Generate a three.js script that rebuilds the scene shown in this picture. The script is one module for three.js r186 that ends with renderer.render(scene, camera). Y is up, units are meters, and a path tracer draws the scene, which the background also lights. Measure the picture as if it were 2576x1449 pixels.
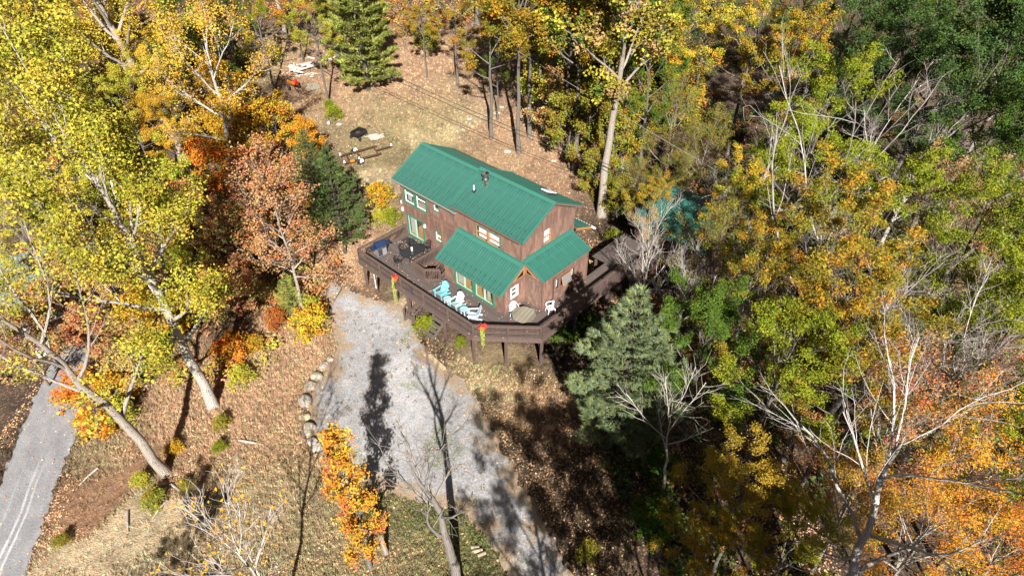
import * as THREE from 'three';
import { mergeGeometries } from 'three/addons/utils/BufferGeometryUtils.js';
import { Sky } from 'three/addons/objects/Sky.js';

// ---------------------------------------------------------------- camera, sky, sun, exposure
const scene = new THREE.Scene();
const camera = new THREE.PerspectiveCamera(48.1, 1024 / 575, 0.5, 1500);
const EYE = 30, PITCH = 39.2 * Math.PI / 180;
camera.position.set(0, EYE, 0);
camera.rotation.set(-PITCH, 0, 0);
const renderer = new THREE.WebGLRenderer({ antialias: true });
renderer.toneMapping = THREE.LinearToneMapping;
renderer.toneMappingExposure = 2.4;
renderer.shadowMap.enabled = true;
const SUN_EL = 35 * Math.PI / 180, SUN_AZ = -7 * Math.PI / 180;      // shadows run away from the camera, a little to the left
const toSun = new THREE.Vector3(-Math.sin(SUN_AZ) * Math.cos(SUN_EL), Math.sin(SUN_EL), Math.cos(SUN_AZ) * Math.cos(SUN_EL));
const sky = new Sky();
sky.scale.setScalar(1000);
Object.assign(sky.material.uniforms.turbidity, { value: 1 });
Object.assign(sky.material.uniforms.rayleigh, { value: 0.2 });
Object.assign(sky.material.uniforms.mieCoefficient, { value: 0.001 });
sky.material.uniforms.sunPosition.value.copy(toSun);
sky.name = 'sky'; sky.userData = { kind: 'structure' };
scene.add(sky);
scene.environmentIntensity = 0.1;
const sun = new THREE.DirectionalLight(new THREE.Color(1, 0.95, 0.87), 5);
sun.name = 'sun';
sun.position.copy(toSun).multiplyScalar(150).add(new THREE.Vector3(0, 0, -40));
sun.target.position.set(0, 0, -40);
sun.castShadow = true; sun.shadow.radius = 1;
Object.assign(sun.shadow.camera, { left: -90, right: 90, top: 90, bottom: -90, near: 1, far: 400 });
sun.shadow.mapSize.set(4096, 4096);
scene.add(sun, sun.target);

// ---------------------------------------------------------------- small helpers
function rng(seed) { let s = (seed * 2654435761) | 0; return () => { s = (s + 0x6d2b79f5) | 0; let t = Math.imul(s ^ (s >>> 15), 1 | s); t = (t + Math.imul(t ^ (t >>> 7), 61 | t)) ^ t; return ((t ^ (t >>> 14)) >>> 0) / 4294967296; }; }
const clamp = (x, a = 0, b = 1) => Math.min(b, Math.max(a, x));
const smooth = (a, b, x) => { const t = clamp((x - a) / (b - a)); return t * t * (3 - 2 * t); };
const lerp = (a, b, t) => a + (b - a) * t;
const hash = (x, y) => { let h = Math.imul(x, 374761393) + Math.imul(y, 668265263); h = Math.imul(h ^ (h >>> 13), 1274126177); return ((h ^ (h >>> 16)) >>> 0) / 4294967296; };
function noise(x, y) { const ix = Math.floor(x), iy = Math.floor(y), fx = x - ix, fy = y - iy, u = fx * fx * (3 - 2 * fx), v = fy * fy * (3 - 2 * fy); return lerp(lerp(hash(ix, iy), hash(ix + 1, iy), u), lerp(hash(ix, iy + 1), hash(ix + 1, iy + 1), u), v); }
const fbm = (x, y, n = 4) => { let s = 0, a = 0.5, t = 0; for (let i = 0; i < n; i++) { s += a * noise(x + i * 17.3, y + i * 9.1); t += a; a *= 0.5; x *= 2.03; y *= 2.03; } return s / t; };
const V3 = (x, y, z) => new THREE.Vector3(x, y, z);
const taken = {};
const numbered = (n) => { const k = taken[n] = (taken[n] ?? -1) + 1; return k ? n + '_' + String(k).padStart(3, '0') : n; };
function tag(o, label, category, group, kind) { if (label) o.userData.label = label; if (category) o.userData.category = category; if (group) o.userData.group = group; if (kind) o.userData.kind = kind; return o; }
function thing(name, label, category, pos = [0, 0, 0], turn = 0, group) { const o = new THREE.Group(); o.name = numbered(name); o.position.set(...pos); o.rotation.y = turn; scene.add(o); return tag(o, label, category, group); }
function mesh(name, geo, m, parent) { const o = new THREE.Mesh(Array.isArray(geo) ? merge(geo) : geo, m); o.name = parent ? name : numbered(name); o.castShadow = o.receiveShadow = true; (parent ?? scene).add(o); return o; }
function boxUV(g) {                                               // uv in metres, by the way each face points
  const p = g.attributes.position, n = g.attributes.normal, uv = new Float32Array(p.count * 2);
  for (let i = 0; i < p.count; i++) { const ax = Math.abs(n.getX(i)), ay = Math.abs(n.getY(i)), az = Math.abs(n.getZ(i)); const [a, b] = ax > ay && ax > az ? [p.getZ(i), p.getY(i)] : ay > az ? [p.getX(i), p.getZ(i)] : [p.getX(i), p.getY(i)]; uv[i * 2] = a; uv[i * 2 + 1] = b; }
  g.setAttribute('uv', new THREE.BufferAttribute(uv, 2)); return g;
}
function merge(list) { return mergeGeometries(list.map((g) => { const q = g.index ? g.toNonIndexed() : g; for (const k of Object.keys(q.attributes)) if (!['position', 'normal', 'uv'].includes(k)) q.deleteAttribute(k); if (!q.attributes.uv) boxUV(q); return q; })); }
const box = (w, h, d, x = 0, y = 0, z = 0, ry = 0, rx = 0, rz = 0) => { const g = new THREE.BoxGeometry(w, h, d); boxUV(g); if (rx) g.rotateX(rx); if (rz) g.rotateZ(rz); if (ry) g.rotateY(ry); return g.translate(x, y, z); };
const cyl = (r0, r1, h, x = 0, y = 0, z = 0, n = 10) => new THREE.CylinderGeometry(r0, r1, h, n).translate(x, y, z);
function bar(a, b, w, h = w) {                                    // a square bar from a to b
  const A = V3(...a), B = V3(...b), d = B.clone().sub(A), L = d.length(), g = new THREE.BoxGeometry(w, h, L); boxUV(g);
  const m = new THREE.Matrix4().lookAt(V3(0, 0, 0), d.clone().negate(), Math.abs(d.y) > 0.98 * L ? V3(1, 0, 0) : V3(0, 1, 0)); g.applyMatrix4(m); const c = A.add(B).multiplyScalar(0.5); return g.translate(c.x, c.y, c.z);
}
function rod(a, b, r0, r1 = r0, n = 6) {
  const A = V3(...a), B = V3(...b), d = B.clone().sub(A), L = d.length(), g = new THREE.CylinderGeometry(r1, r0, L, n, 1);
  g.applyQuaternion(new THREE.Quaternion().setFromUnitVectors(V3(0, 1, 0), d.normalize())); const c = A.add(B).multiplyScalar(0.5); return g.translate(c.x, c.y, c.z);
}
function tube(pts, r, n = 6, seg = 12) { return new THREE.TubeGeometry(new THREE.CatmullRomCurve3(pts.map((p) => V3(...p))), seg, r, n); }
function prism(pts, y0, y1) {                                     // flat polygon [x, z] pulled from y0 up to y1
  const s = new THREE.Shape(pts.map(([x, z]) => new THREE.Vector2(x, -z))); const g = new THREE.ExtrudeGeometry(s, { depth: y1 - y0, bevelEnabled: false }); g.rotateX(-Math.PI / 2); g.translate(0, y0, 0); return boxUV(g);
}
function tex(w, h, f, srgb = true) {
  const d = new Uint8Array(w * h * 4);
  for (let y = 0, i = 0; y < h; y++) for (let x = 0; x < w; x++, i += 4) { const c = f(x, y); if (typeof c === 'number') d[i] = d[i + 1] = d[i + 2] = clamp(c) * 255; else for (let k = 0; k < 3; k++) d[i + k] = clamp(c[k]) * 255; d[i + 3] = 255; }
  const t = new THREE.DataTexture(d, w, h); t.wrapS = t.wrapT = THREE.RepeatWrapping; t.magFilter = THREE.LinearFilter; t.minFilter = THREE.LinearMipmapLinearFilter; t.generateMipmaps = true; if (srgb) t.colorSpace = THREE.SRGBColorSpace; t.needsUpdate = true; return t;
}
const rep = (t, sx, sy = sx) => { const c = t.clone(); c.repeat.set(sx, sy); c.needsUpdate = true; return c; };
const mat = (r, g, b, roughness = 0.8, extra = {}) => new THREE.MeshStandardMaterial({ color: new THREE.Color().setRGB(r, g, b), roughness, ...extra });
const wrapNoise = (x, y, px, py) => { const ix = Math.floor(x), iy = Math.floor(y), fx = x - ix, fy = y - iy, u = fx * fx * (3 - 2 * fx), v = fy * fy * (3 - 2 * fy), m = (a, n) => ((a % n) + n) % n; const h = (a, b) => hash(m(a, px), m(b, py)); return lerp(lerp(h(ix, iy), h(ix + 1, iy), u), lerp(h(ix, iy + 1), h(ix + 1, iy + 1), u), v); };

// ---------------------------------------------------------------- the lie of the land
const hillAt = (x, s) => smooth(37.5, 48, s) * 2.0 * (1 - 0.75 * smooth(6, 14, x)) + Math.max(0, s - 47) * 0.155 * (1 - 0.35 * smooth(5, 20, x)) * smooth(44, 60, s);
function land(x, z) {
  const s = -z;
  return hillAt(x, s) - 1.1 * smooth(17, 25, -x) * (1 - smooth(40, 60, s)) - 0.9 * smooth(6, 22, x) * (1 - smooth(36, 60, s)) + (fbm(x * 0.11 + 40, z * 0.11 + 7, 3) - 0.5) * 0.5 * smooth(0, 5, Math.hypot(Math.max(0, Math.abs(x + 4) - 11), Math.max(0, s - 38)));
}
// survey: the point of the land that the picture point (2576 wide) looks at, or the point h above it
const FOCAL = 1790 / 1.1025;
function sight(px, py) { const u = (px - 1288) / FOCAL, v = (724.5 - py) / FOCAL, c = Math.cos(PITCH), s = Math.sin(PITCH); return V3(u, v * c - s, -(c + v * s)); }
function ground(px, py, h = 0) { const d = sight(px, py); let a = 5, b = 300; for (let t = 5; t < 300; t += 0.5) { if (EYE + d.y * t < land(d.x * t, d.z * t) + h) { b = t; a = t - 0.5; break; } } for (let i = 0; i < 20; i++) { const t = (a + b) / 2; if (EYE + d.y * t < land(d.x * t, d.z * t) + h) b = t; else a = t; } return V3(d.x * a, land(d.x * a, d.z * a), d.z * a); }
const onLevel = (px, py, y) => { const d = sight(px, py), t = (y - EYE) / d.y; return V3(d.x * t, y, d.z * t); };
// ---------------------------------------------------------------- textures and materials
const speck = tex(256, 256, (x, y) => 0.5 + 0.5 * (hash(x, y) - 0.5) + 0.4 * (wrapNoise(x / 4, y / 4, 64, 64) - 0.5) + 0.4 * (wrapNoise(x / 16, y / 16, 16, 16) - 0.5), false);
const stoneTex = tex(256, 256, (x, y) => { const k = 0.86 + 0.16 * (hash(x, y) - 0.5) + 0.3 * (wrapNoise(x / 20, y / 20, 13, 13) - 0.5) - 0.25 * smooth(0.7, 0.85, wrapNoise(x / 9, y / 9, 28, 28)); return [k, k * 0.99, k * 0.97]; });
const grainTex = tex(256, 512, (x, y) => { const g = wrapNoise(x / 3, y / 64, 85, 8) * 0.5 + wrapNoise(x / 9, y / 128, 28, 4) * 0.5, k = 0.74 + 0.36 * g + 0.1 * (hash(x, y >> 3) - 0.5); return [k, k, k]; });
const sidingTex = tex(512, 512, (x, y) => { const g = wrapNoise(x / 2, y / 90, 256, 5), b = wrapNoise(x / 60, y / 90, 8, 5), s = smooth(0.62, 0.86, wrapNoise(x / 5 + 3, y / 30, 102, 17) * 0.7 + b * 0.4); const k = 0.72 + 0.26 * g + 0.18 * (b - 0.5); return [k + s * 0.22, k * 0.98 + s * 0.2, k * 0.97 + s * 0.18]; });
const barkTex = tex(256, 512, (x, y) => { const w = wrapNoise(x / 20, y / 40, 12, 12) * 9, f = Math.abs(((x + w * 2) / 21) % 1 - 0.5) * 2, c = wrapNoise(x / 8, y / 26, 32, 19); const k = 0.55 + 0.45 * smooth(0.12, 0.55, f) * (0.65 + 0.5 * c) + 0.1 * (hash(x, y) - 0.5); return [k, k, k]; });
const barkBump = tex(256, 512, (x, y) => { const w = wrapNoise(x / 20, y / 40, 12, 12) * 9, f = Math.abs(((x + w * 2) / 21) % 1 - 0.5) * 2; return smooth(0.1, 0.6, f); }, false);
const bark = (r, g, b) => mat(r, g, b, 0.95, { map: barkTex, bumpMap: barkBump, bumpScale: 0.02 });
const M = {
  siding: [[0.25, 0.148, 0.113], [0.23, 0.137, 0.105], [0.268, 0.16, 0.122], [0.243, 0.145, 0.113]].map((c) => mat(...c, 0.82, { map: rep(sidingTex, 0.7, 0.35), bumpMap: rep(grainTex, 2, 0.4), bumpScale: 0.004 })),
  sidingOld: mat(0.27, 0.178, 0.14, 0.85, { map: rep(sidingTex, 0.9, 0.5) }),
  brownTrim: mat(0.18, 0.112, 0.088, 0.75, { map: rep(grainTex, 3, 0.5) }),
  backing: mat(0.05, 0.033, 0.027, 0.95),
  deck: [[0.118, 0.092, 0.085], [0.108, 0.085, 0.08], [0.128, 0.1, 0.09], [0.114, 0.09, 0.085]].map((c) => mat(...c, 0.72, { map: rep(grainTex, 3, 0.5), bumpMap: rep(grainTex, 3, 0.5), bumpScale: 0.003 })),
  rail: mat(0.13, 0.086, 0.072, 0.72, { map: rep(grainTex, 3, 0.6) }),
  stairWood: mat(0.13, 0.105, 0.085, 0.85, { map: rep(grainTex, 3, 0.6) }),
  roof: mat(0.036, 0.15, 0.118, 0.36, { map: rep(tex(512, 512, (x, y) => { const st = wrapNoise(x / 6, y / 110, 85, 5), bl = wrapNoise(x / 70, y / 70, 7, 7), k = 0.88 + 0.13 * (bl - 0.5) + 0.12 * (st - 0.5), d = smooth(0.72, 0.9, wrapNoise(x / 11 + 3, y / 60, 46, 8)) * 0.5; return [k + d * 0.1, k - d * 0.05, k - d * 0.06]; }), 0.2, 0.2) }),
  roofCap: mat(0.035, 0.15, 0.115, 0.4),
  guard: mat(0.012, 0.07, 0.055, 0.5),
  greenTrim: mat(0.04, 0.16, 0.095, 0.6), white: mat(0.78, 0.78, 0.76, 0.5), gutter: mat(0.36, 0.31, 0.28, 0.5, { metalness: 0.3 }),
  cedar: mat(0.42, 0.2, 0.075, 0.6, { map: rep(grainTex, 4, 0.8) }), honey: mat(0.42, 0.27, 0.11, 0.5, { map: rep(grainTex, 5, 0.5) }),
  paleGreen: mat(0.3, 0.42, 0.34, 0.5), dimCurtain: new THREE.MeshPhysicalMaterial({ color: new THREE.Color().setRGB(0.42, 0.46, 0.42), roughness: 0.95, transmission: 0.3, thickness: 0 }),
  glass: new THREE.MeshPhysicalMaterial({ color: 0xffffff, roughness: 0.02, transmission: 1, thickness: 0, ior: 1.5 }),
  room: mat(0.3, 0.25, 0.2, 0.9), curtain: new THREE.MeshPhysicalMaterial({ color: new THREE.Color().setRGB(0.72, 0.74, 0.76), roughness: 0.95, transmission: 0.3, thickness: 0 }), blind: mat(0.7, 0.72, 0.74, 0.8),
  steel: mat(0.62, 0.62, 0.64, 0.25, { metalness: 1 }), darkSteel: mat(0.16, 0.15, 0.16, 0.4, { metalness: 0.8 }), galvanised: mat(0.5, 0.51, 0.53, 0.45, { metalness: 0.7 }),
  black: mat(0.018, 0.018, 0.02, 0.45, { metalness: 0.2 }), charcoal: mat(0.035, 0.035, 0.04, 0.6), navy: mat(0.012, 0.03, 0.075, 0.3), whitePlastic: mat(0.82, 0.82, 0.84, 0.38), aqua: mat(0.22, 0.55, 0.62, 0.55, { map: rep(grainTex, 4, 0.8) }), paleAqua: mat(0.56, 0.71, 0.78, 0.55, { map: rep(grainTex, 4, 0.8) }), sideAqua: mat(0.33, 0.55, 0.6, 0.55, { map: rep(grainTex, 4, 0.8) }),
  greyWood: [mat(0.25, 0.225, 0.17, 0.85, { map: rep(grainTex, 4, 0.7) }), mat(0.2, 0.18, 0.135, 0.85, { map: rep(grainTex, 4, 0.7) }), mat(0.3, 0.275, 0.215, 0.85, { map: rep(grainTex, 4, 0.7) })],
  tableGlass: new THREE.MeshPhysicalMaterial({ color: new THREE.Color().setRGB(0.03, 0.035, 0.04), roughness: 0.12, transmission: 0.3, thickness: 0, ior: 1.5 }),
  stone: ['0.6,0.53,0.44', '0.5,0.45,0.39', '0.7,0.66,0.61', '0.62,0.5,0.33'].map((s) => mat(...s.split(',').map(Number), 0.95, { map: rep(stoneTex, 0.8), bumpMap: rep(speck, 1.2), bumpScale: 0.04 })),
  paleRubble: mat(0.95, 0.87, 0.78, 0.95, { map: rep(speck, 1.5) }), log: mat(0.36, 0.29, 0.22, 0.9, { map: rep(grainTex, 2, 0.5) }), cutWood: mat(0.55, 0.42, 0.27, 0.85, { map: rep(grainTex, 3, 0.7) }),
  orangePaint: mat(0.75, 0.2, 0.02, 0.4), redPaint: mat(0.5, 0.03, 0.02, 0.4), tyre: mat(0.02, 0.02, 0.022, 0.85), rust: mat(0.14, 0.07, 0.04, 0.8, { map: rep(speck, 2) }),
  barkPale: bark(0.52, 0.45, 0.38), barkWhite: bark(0.78, 0.73, 0.69), barkGrey: bark(0.24, 0.21, 0.18), barkDark: bark(0.12, 0.1, 0.08), barkDead: mat(0.6, 0.54, 0.49, 0.9, { map: rep(barkTex, 1, 0.3) }), barkCream: bark(0.64, 0.58, 0.52), barkSnag: mat(0.27, 0.24, 0.21, 0.9, { map: rep(barkTex, 1, 0.3) }), poleWood: mat(0.16, 0.12, 0.09, 0.9, { map: rep(grainTex, 4, 0.4) }),
  wire: mat(0.03, 0.03, 0.03, 0.5), redFlower: mat(0.62, 0.03, 0.015, 0.7), pinkFlower: mat(0.6, 0.03, 0.15, 0.6), terracotta: mat(0.5, 0.12, 0.04, 0.7), vine: new THREE.MeshPhysicalMaterial({ color: new THREE.Color().setRGB(0.36, 0.4, 0.06), roughness: 0.8, transmission: 0.3, thickness: 0 }),
};
const toByte = (v) => (v <= 0.0031308 ? v * 12.92 : 1.055 * Math.pow(v, 1 / 2.4) - 0.055);

// ---------------------------------------------------------------- the ground, its grass, soil and fallen leaves
const AREA = { x: -64, s: 8, size: 128 };
// zones: [picture x, picture y, radius in metres, kind, weight]
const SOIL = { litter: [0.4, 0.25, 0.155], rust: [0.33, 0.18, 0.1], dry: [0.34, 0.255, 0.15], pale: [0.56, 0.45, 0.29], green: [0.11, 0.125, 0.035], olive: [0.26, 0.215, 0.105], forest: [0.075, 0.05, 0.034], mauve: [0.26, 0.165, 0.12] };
const ZONES = [
  [700, 880, 5, 'litter', 2], [660, 1000, 5, 'litter', 2], [560, 1080, 4, 'litter', 1.6], [720, 1080, 4, 'litter', 1.5], [880, 640, 3.5, 'litter', 2], [880, 690, 2.2, 'litter', 2], [480, 1000, 5, 'litter', 1.5], [300, 1200, 3.5, 'rust', 1.4], [200, 1290, 2.5, 'rust', 1.2],
  [700, 1200, 4, 'dry', 1.6], [620, 1300, 4.5, 'dry', 1.5], [800, 1300, 4.5, 'dry', 1.4], [700, 1420, 4, 'olive', 1.2], [860, 1440, 3, 'olive', 1.2], [230, 1410, 2.6, 'pale', 2.4], [340, 1340, 2.2, 'pale', 2.2], [450, 1285, 1.6, 'pale', 2.2], [130, 1420, 1.5, 'pale', 2], [250, 1130, 2.2, 'dry', 1.3],
  [1160, 1380, 2.6, 'green', 2.4], [1050, 1290, 2.2, 'green', 1.6], [960, 1240, 1.6, 'green', 1.3], [1210, 1330, 1.3, 'green', 2], [1040, 1400, 2.2, 'olive', 1.4],
  [1250, 960, 3, 'olive', 1.6], [1180, 920, 2.2, 'dry', 1.6], [1340, 1000, 3, 'litter', 1.2], [1230, 1000, 1.2, 'pale', 1.3], [1000, 745, 1.5, 'pale', 2.4], [1010, 790, 1.2, 'pale', 2.4],
  [1080, 150, 9, 'litter', 2], [990, 215, 6, 'litter', 2], [860, 170, 7, 'litter', 1.4], [1250, 230, 6, 'mauve', 1.6], [1120, 250, 6, 'dry', 1.6], [1000, 300, 7, 'olive', 1.8], [1090, 330, 4.5, 'olive', 2], [900, 290, 5, 'dry', 1.5], [920, 420, 4, 'olive', 1.4], [830, 260, 4, 'litter', 1.2], [700, 130, 5, 'dry', 1.8], [780, 130, 5, 'litter', 1.7], [650, 170, 4, 'olive', 1.5],
  [1060, 362, 1.6, 'pale', 2.2], [1130, 335, 2, 'pale', 1.6], [1190, 318, 1.6, 'pale', 1.6], [950, 450, 2, 'pale', 1.8], [975, 480, 1.6, 'pale', 1.6], [1230, 270, 1.5, 'pale', 1.3], [1330, 360, 6, 'litter', 2], [1400, 420, 5, 'litter', 1.6], [1290, 400, 3, 'dry', 1.2], [960, 550, 2.5, 'olive', 1.6], [1150, 420, 3, 'olive', 1.2],
].map(([px, py, r, kind, w]) => { const p = ground(px, py); return { x: p.x, z: p.z, r, c: SOIL[kind], w }; });
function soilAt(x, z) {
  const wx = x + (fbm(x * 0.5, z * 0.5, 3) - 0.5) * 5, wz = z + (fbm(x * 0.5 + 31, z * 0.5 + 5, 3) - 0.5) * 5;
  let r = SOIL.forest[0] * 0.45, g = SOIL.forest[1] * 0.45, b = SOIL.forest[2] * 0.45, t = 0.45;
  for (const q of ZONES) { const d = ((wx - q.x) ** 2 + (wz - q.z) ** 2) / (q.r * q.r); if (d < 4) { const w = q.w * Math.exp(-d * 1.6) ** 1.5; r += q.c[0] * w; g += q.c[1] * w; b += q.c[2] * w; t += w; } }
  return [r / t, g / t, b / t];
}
const soilTex = (() => {
  const n = 2048, c = 256, low = new Float32Array((c + 1) * (c + 1) * 3);
  for (let j = 0; j <= c; j++) for (let i = 0; i <= c; i++) low.set(soilAt(AREA.x + i / c * AREA.size, -(AREA.s + j / c * AREA.size)), (j * (c + 1) + i) * 3);
  return tex(n, n, (x, y) => {
    const fx = x / n * c, fy = y / n * c, ix = Math.floor(fx), iy = Math.floor(fy), u = fx - ix, v = fy - iy, k = (iy * (c + 1) + ix) * 3, k2 = k + (c + 1) * 3, out = [0, 0, 0];
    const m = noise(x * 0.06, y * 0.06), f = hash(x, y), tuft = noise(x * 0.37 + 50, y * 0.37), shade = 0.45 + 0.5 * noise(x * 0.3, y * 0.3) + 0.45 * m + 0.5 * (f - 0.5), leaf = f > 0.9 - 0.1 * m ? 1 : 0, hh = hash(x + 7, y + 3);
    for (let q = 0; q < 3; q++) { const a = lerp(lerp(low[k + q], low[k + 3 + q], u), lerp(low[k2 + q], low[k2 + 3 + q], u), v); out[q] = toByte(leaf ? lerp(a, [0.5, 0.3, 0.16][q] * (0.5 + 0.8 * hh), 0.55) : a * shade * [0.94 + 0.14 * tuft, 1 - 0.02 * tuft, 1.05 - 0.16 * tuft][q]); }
    return out;
  });
})();
soilTex.wrapS = soilTex.wrapT = THREE.MirroredRepeatWrapping;
{
  const lines = (lo, hi, step, far) => { const a = []; for (let v = -far; v < lo; v += 30) a.push(v); for (let v = lo; v <= hi + 1e-6; v += step) a.push(v); for (let v = hi + 30; v <= far; v += 30) a.push(v); return a; };
  const xs = lines(-64, 64, 0.8, 450), ss = lines(8, 136, 0.8, 450), p = [], uv = [], idx = [];
  for (const s of ss) for (const x of xs) { p.push(x, land(clamp(x, -120, 120), -clamp(s, -60, 160)), -s); uv.push((x - AREA.x) / AREA.size, (s - AREA.s) / AREA.size); }
  for (let j = 0; j + 1 < ss.length; j++) for (let i = 0; i + 1 < xs.length; i++) { const a = j * xs.length + i, b = a + 1, c = a + xs.length, d = c + 1; idx.push(a, b, c, b, d, c); }
  const g = new THREE.BufferGeometry(); g.setAttribute('position', new THREE.Float32BufferAttribute(p, 3)); g.setAttribute('uv', new THREE.Float32BufferAttribute(uv, 2)); g.setIndex(idx); g.computeVertexNormals();
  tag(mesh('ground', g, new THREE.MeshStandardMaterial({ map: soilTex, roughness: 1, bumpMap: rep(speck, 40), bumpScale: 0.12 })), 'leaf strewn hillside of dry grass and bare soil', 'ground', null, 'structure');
}
// gravel yard in front of the deck
const YARD = [[828, 700], [850, 716], [900, 738], [960, 758], [1015, 775], [1035, 815], [1052, 850], [1075, 885], [1120, 920], [1160, 950], [1190, 990], [1215, 1040], [1245, 1090], [1275, 1150], [1310, 1215], [1345, 1270], [1385, 1340], [1420, 1405], [1450, 1460], [1500, 1580], [1330, 1580], [1278, 1460], [1255, 1400], [1220, 1350], [1180, 1310], [1120, 1275], [1050, 1262], [990, 1250], [930, 1230], [870, 1195], [825, 1155], [800, 1120], [782, 1080], [775, 1040], [778, 1005], [790, 975], [812, 940], [835, 905], [846, 870], [838, 830], [828, 780], [822, 735]].map(([px, py]) => { const p = onLevel(px, py, 0); return [p.x, p.z]; });
function ragged(poly, step, amp, seed) { const r = rng(seed), out = []; poly.forEach(([x, z], i) => { const [x2, z2] = poly[(i + 1) % poly.length], L = Math.hypot(x2 - x, z2 - z), n = Math.max(1, Math.round(L / step)); for (let k = 0; k < n; k++) { const t = k / n; out.push([lerp(x, x2, t) + (r() - 0.5) * amp, lerp(z, z2, t) + (r() - 0.5) * amp]); } }); return out; }
function inside(poly, x, z) { let c = false; for (let i = 0, j = poly.length - 1; i < poly.length; j = i++) { const [xi, zi] = poly[i], [xj, zj] = poly[j]; if ((zi > z) !== (zj > z) && x < (xj - xi) * (z - zi) / (zj - zi) + xi) c = !c; } return c; }
const yardTex = tex(1024, 1024, (x, y) => {
  const wx = x * 0.03, wy = y * 0.03, big = fbm(wx * 0.25, wy * 0.25, 3), mid = noise(x * 0.09, y * 0.09), f = hash(x, y), st = noise(x * 0.45, y * 0.45), k = 0.6 + 0.14 * (big - 0.5) + 0.07 * (mid - 0.5) + 0.2 * (f - 0.5) + 0.12 * (st - 0.5), moss = smooth(0.58, 0.78, fbm(wx * 0.5 + 9, wy * 0.5 + 2, 3)) * (hash(x >> 1, y >> 1) > 0.55 ? 1 : 0.15), leaf = f > 0.985;
  const X = x / 1024 * 30 - 16, Z = -(y / 1024 * 30 + 10); let e = 9; for (let i = 0; i < YARD.length; i++) { const [ax, az] = YARD[i], [bx, bz] = YARD[(i + 1) % YARD.length], t = clamp(((X - ax) * (bx - ax) + (Z - az) * (bz - az)) / ((bx - ax) ** 2 + (bz - az) ** 2)), d = Math.hypot(X - ax - (bx - ax) * t, Z - az - (bz - az) * t); if (d < e) e = d; }
  const dirt = smooth(1.3, 0.1, e + (fbm(X * 1.3, Z * 1.3, 3) - 0.45) * 2.6) * (0.45 + 0.55 * hash(x + 3, y)), pale = smooth(0.55, 0.75, fbm(X * 0.16 + 4, Z * 0.16, 2)) * 0.1;
  if (leaf || (e < 0.9 && f > 0.93)) return [0.72, 0.56, 0.42];
  if (dirt > 0.02) return [lerp(k, 0.6 + 0.2 * (f - 0.5), dirt), lerp(k, 0.5 + 0.2 * (f - 0.5), dirt), lerp(k, 0.38 + 0.16 * (f - 0.5), dirt)];
  return [pale + k * (1 - 0.32 * moss) + 0.012, pale + k * (1 - 0.26 * moss) + 0.008, pale + k * (1.02 - 0.5 * moss)];
});
{
  const g = new THREE.ShapeGeometry(new THREE.Shape(ragged(YARD, 0.2, 0.42, 5).map(([x, z]) => new THREE.Vector2(x, -z)))); g.rotateX(-Math.PI / 2); const p = g.attributes.position, uv = g.attributes.uv; for (let i = 0; i < p.count; i++) { p.setY(i, 0.012); uv.setXY(i, (p.getX(i) + 16) / 30, (-p.getZ(i) - 10) / 30); }
  tag(mesh('gravel_driveway', g, new THREE.MeshStandardMaterial({ map: yardTex, color: new THREE.Color().setRGB(0.95, 0.955, 0.98), roughness: 0.95, bumpMap: rep(speck, 20), bumpScale: 0.025 })), 'pale grey gravel turning area in front of the deck', 'driveway', null, 'structure');
}
// the lane at the lower left
const LANE = [[[-250, 1620], [20, 1620]], [[-150, 1500], [50, 1475]], [[-60, 1350], [95, 1350]], [[0, 1215], [140, 1215]], [[45, 1100], [190, 1095]], [[85, 1000], [206, 1000]], [[120, 930], [212, 935]], [[150, 860], [232, 872]], [[190, 790], [275, 800]], [[240, 720], [325, 735]], [[290, 650], [370, 665]]].map((e) => e.map(([px, py]) => ground(px, py)));
const laneAcross = (i, t) => { const k = Math.min(Math.floor(i), LANE.length - 2), f = i - k, a = LANE[k][0].clone().lerp(LANE[k + 1][0], f), b = LANE[k][1].clone().lerp(LANE[k + 1][1], f); return a.lerp(b, t); };
{
  const p = [], uv = [], idx = [], N = 120, W = 12, r = rng(8);
  for (let j = 0; j <= N; j++) for (let i = 0; i <= W; i++) { const q = laneAcross(j / N * (LANE.length - 1), i / W), jit = i === 0 || i === W ? 0.3 : 0; q.x += (r() - 0.5) * jit; p.push(q.x, land(q.x, q.z) + 0.035, q.z); uv.push(i / W, j / N); }
  for (let j = 0; j < N; j++) for (let i = 0; i < W; i++) { const a = j * (W + 1) + i, c = a + W + 1; idx.push(a, a + 1, c, a + 1, c + 1, c); }
  const g = new THREE.BufferGeometry(); g.setAttribute('position', new THREE.Float32BufferAttribute(p, 3)); g.setAttribute('uv', new THREE.Float32BufferAttribute(uv, 2)); g.setIndex(idx); g.computeVertexNormals();
  const t = tex(256, 2048, (x, y) => { const u = x / 256, f = hash(x, y), w = noise(y * 0.01, 3) * 0.05, track = Math.max(smooth(0.035, 0.008, Math.abs(u - 0.52 - w)), smooth(0.03, 0.006, Math.abs(u - 0.62 - w)) * 0.9, smooth(0.02, 0.004, Math.abs(u - 0.28 - w)) * 0.4) * smooth(900, 300, y) * (0.4 + 0.6 * noise(x * 0.3, y * 0.05)); const k = 0.56 + 0.12 * (fbm(x * 0.04, y * 0.02, 3) - 0.5) + 0.16 * (f - 0.5) + track * 0.3; return f > 0.991 ? [0.75, 0.55, 0.38] : [k, k, k * 1.03]; });
  t.wrapS = t.wrapT = THREE.ClampToEdgeWrapping;
  tag(mesh('gravel_lane', g, new THREE.MeshStandardMaterial({ map: t, roughness: 0.95, bumpMap: rep(speck, 3, 26), bumpScale: 0.03 })), 'grey gravel lane with pale wheel tracks running through the trees', 'road', null, 'structure');
}
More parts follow.
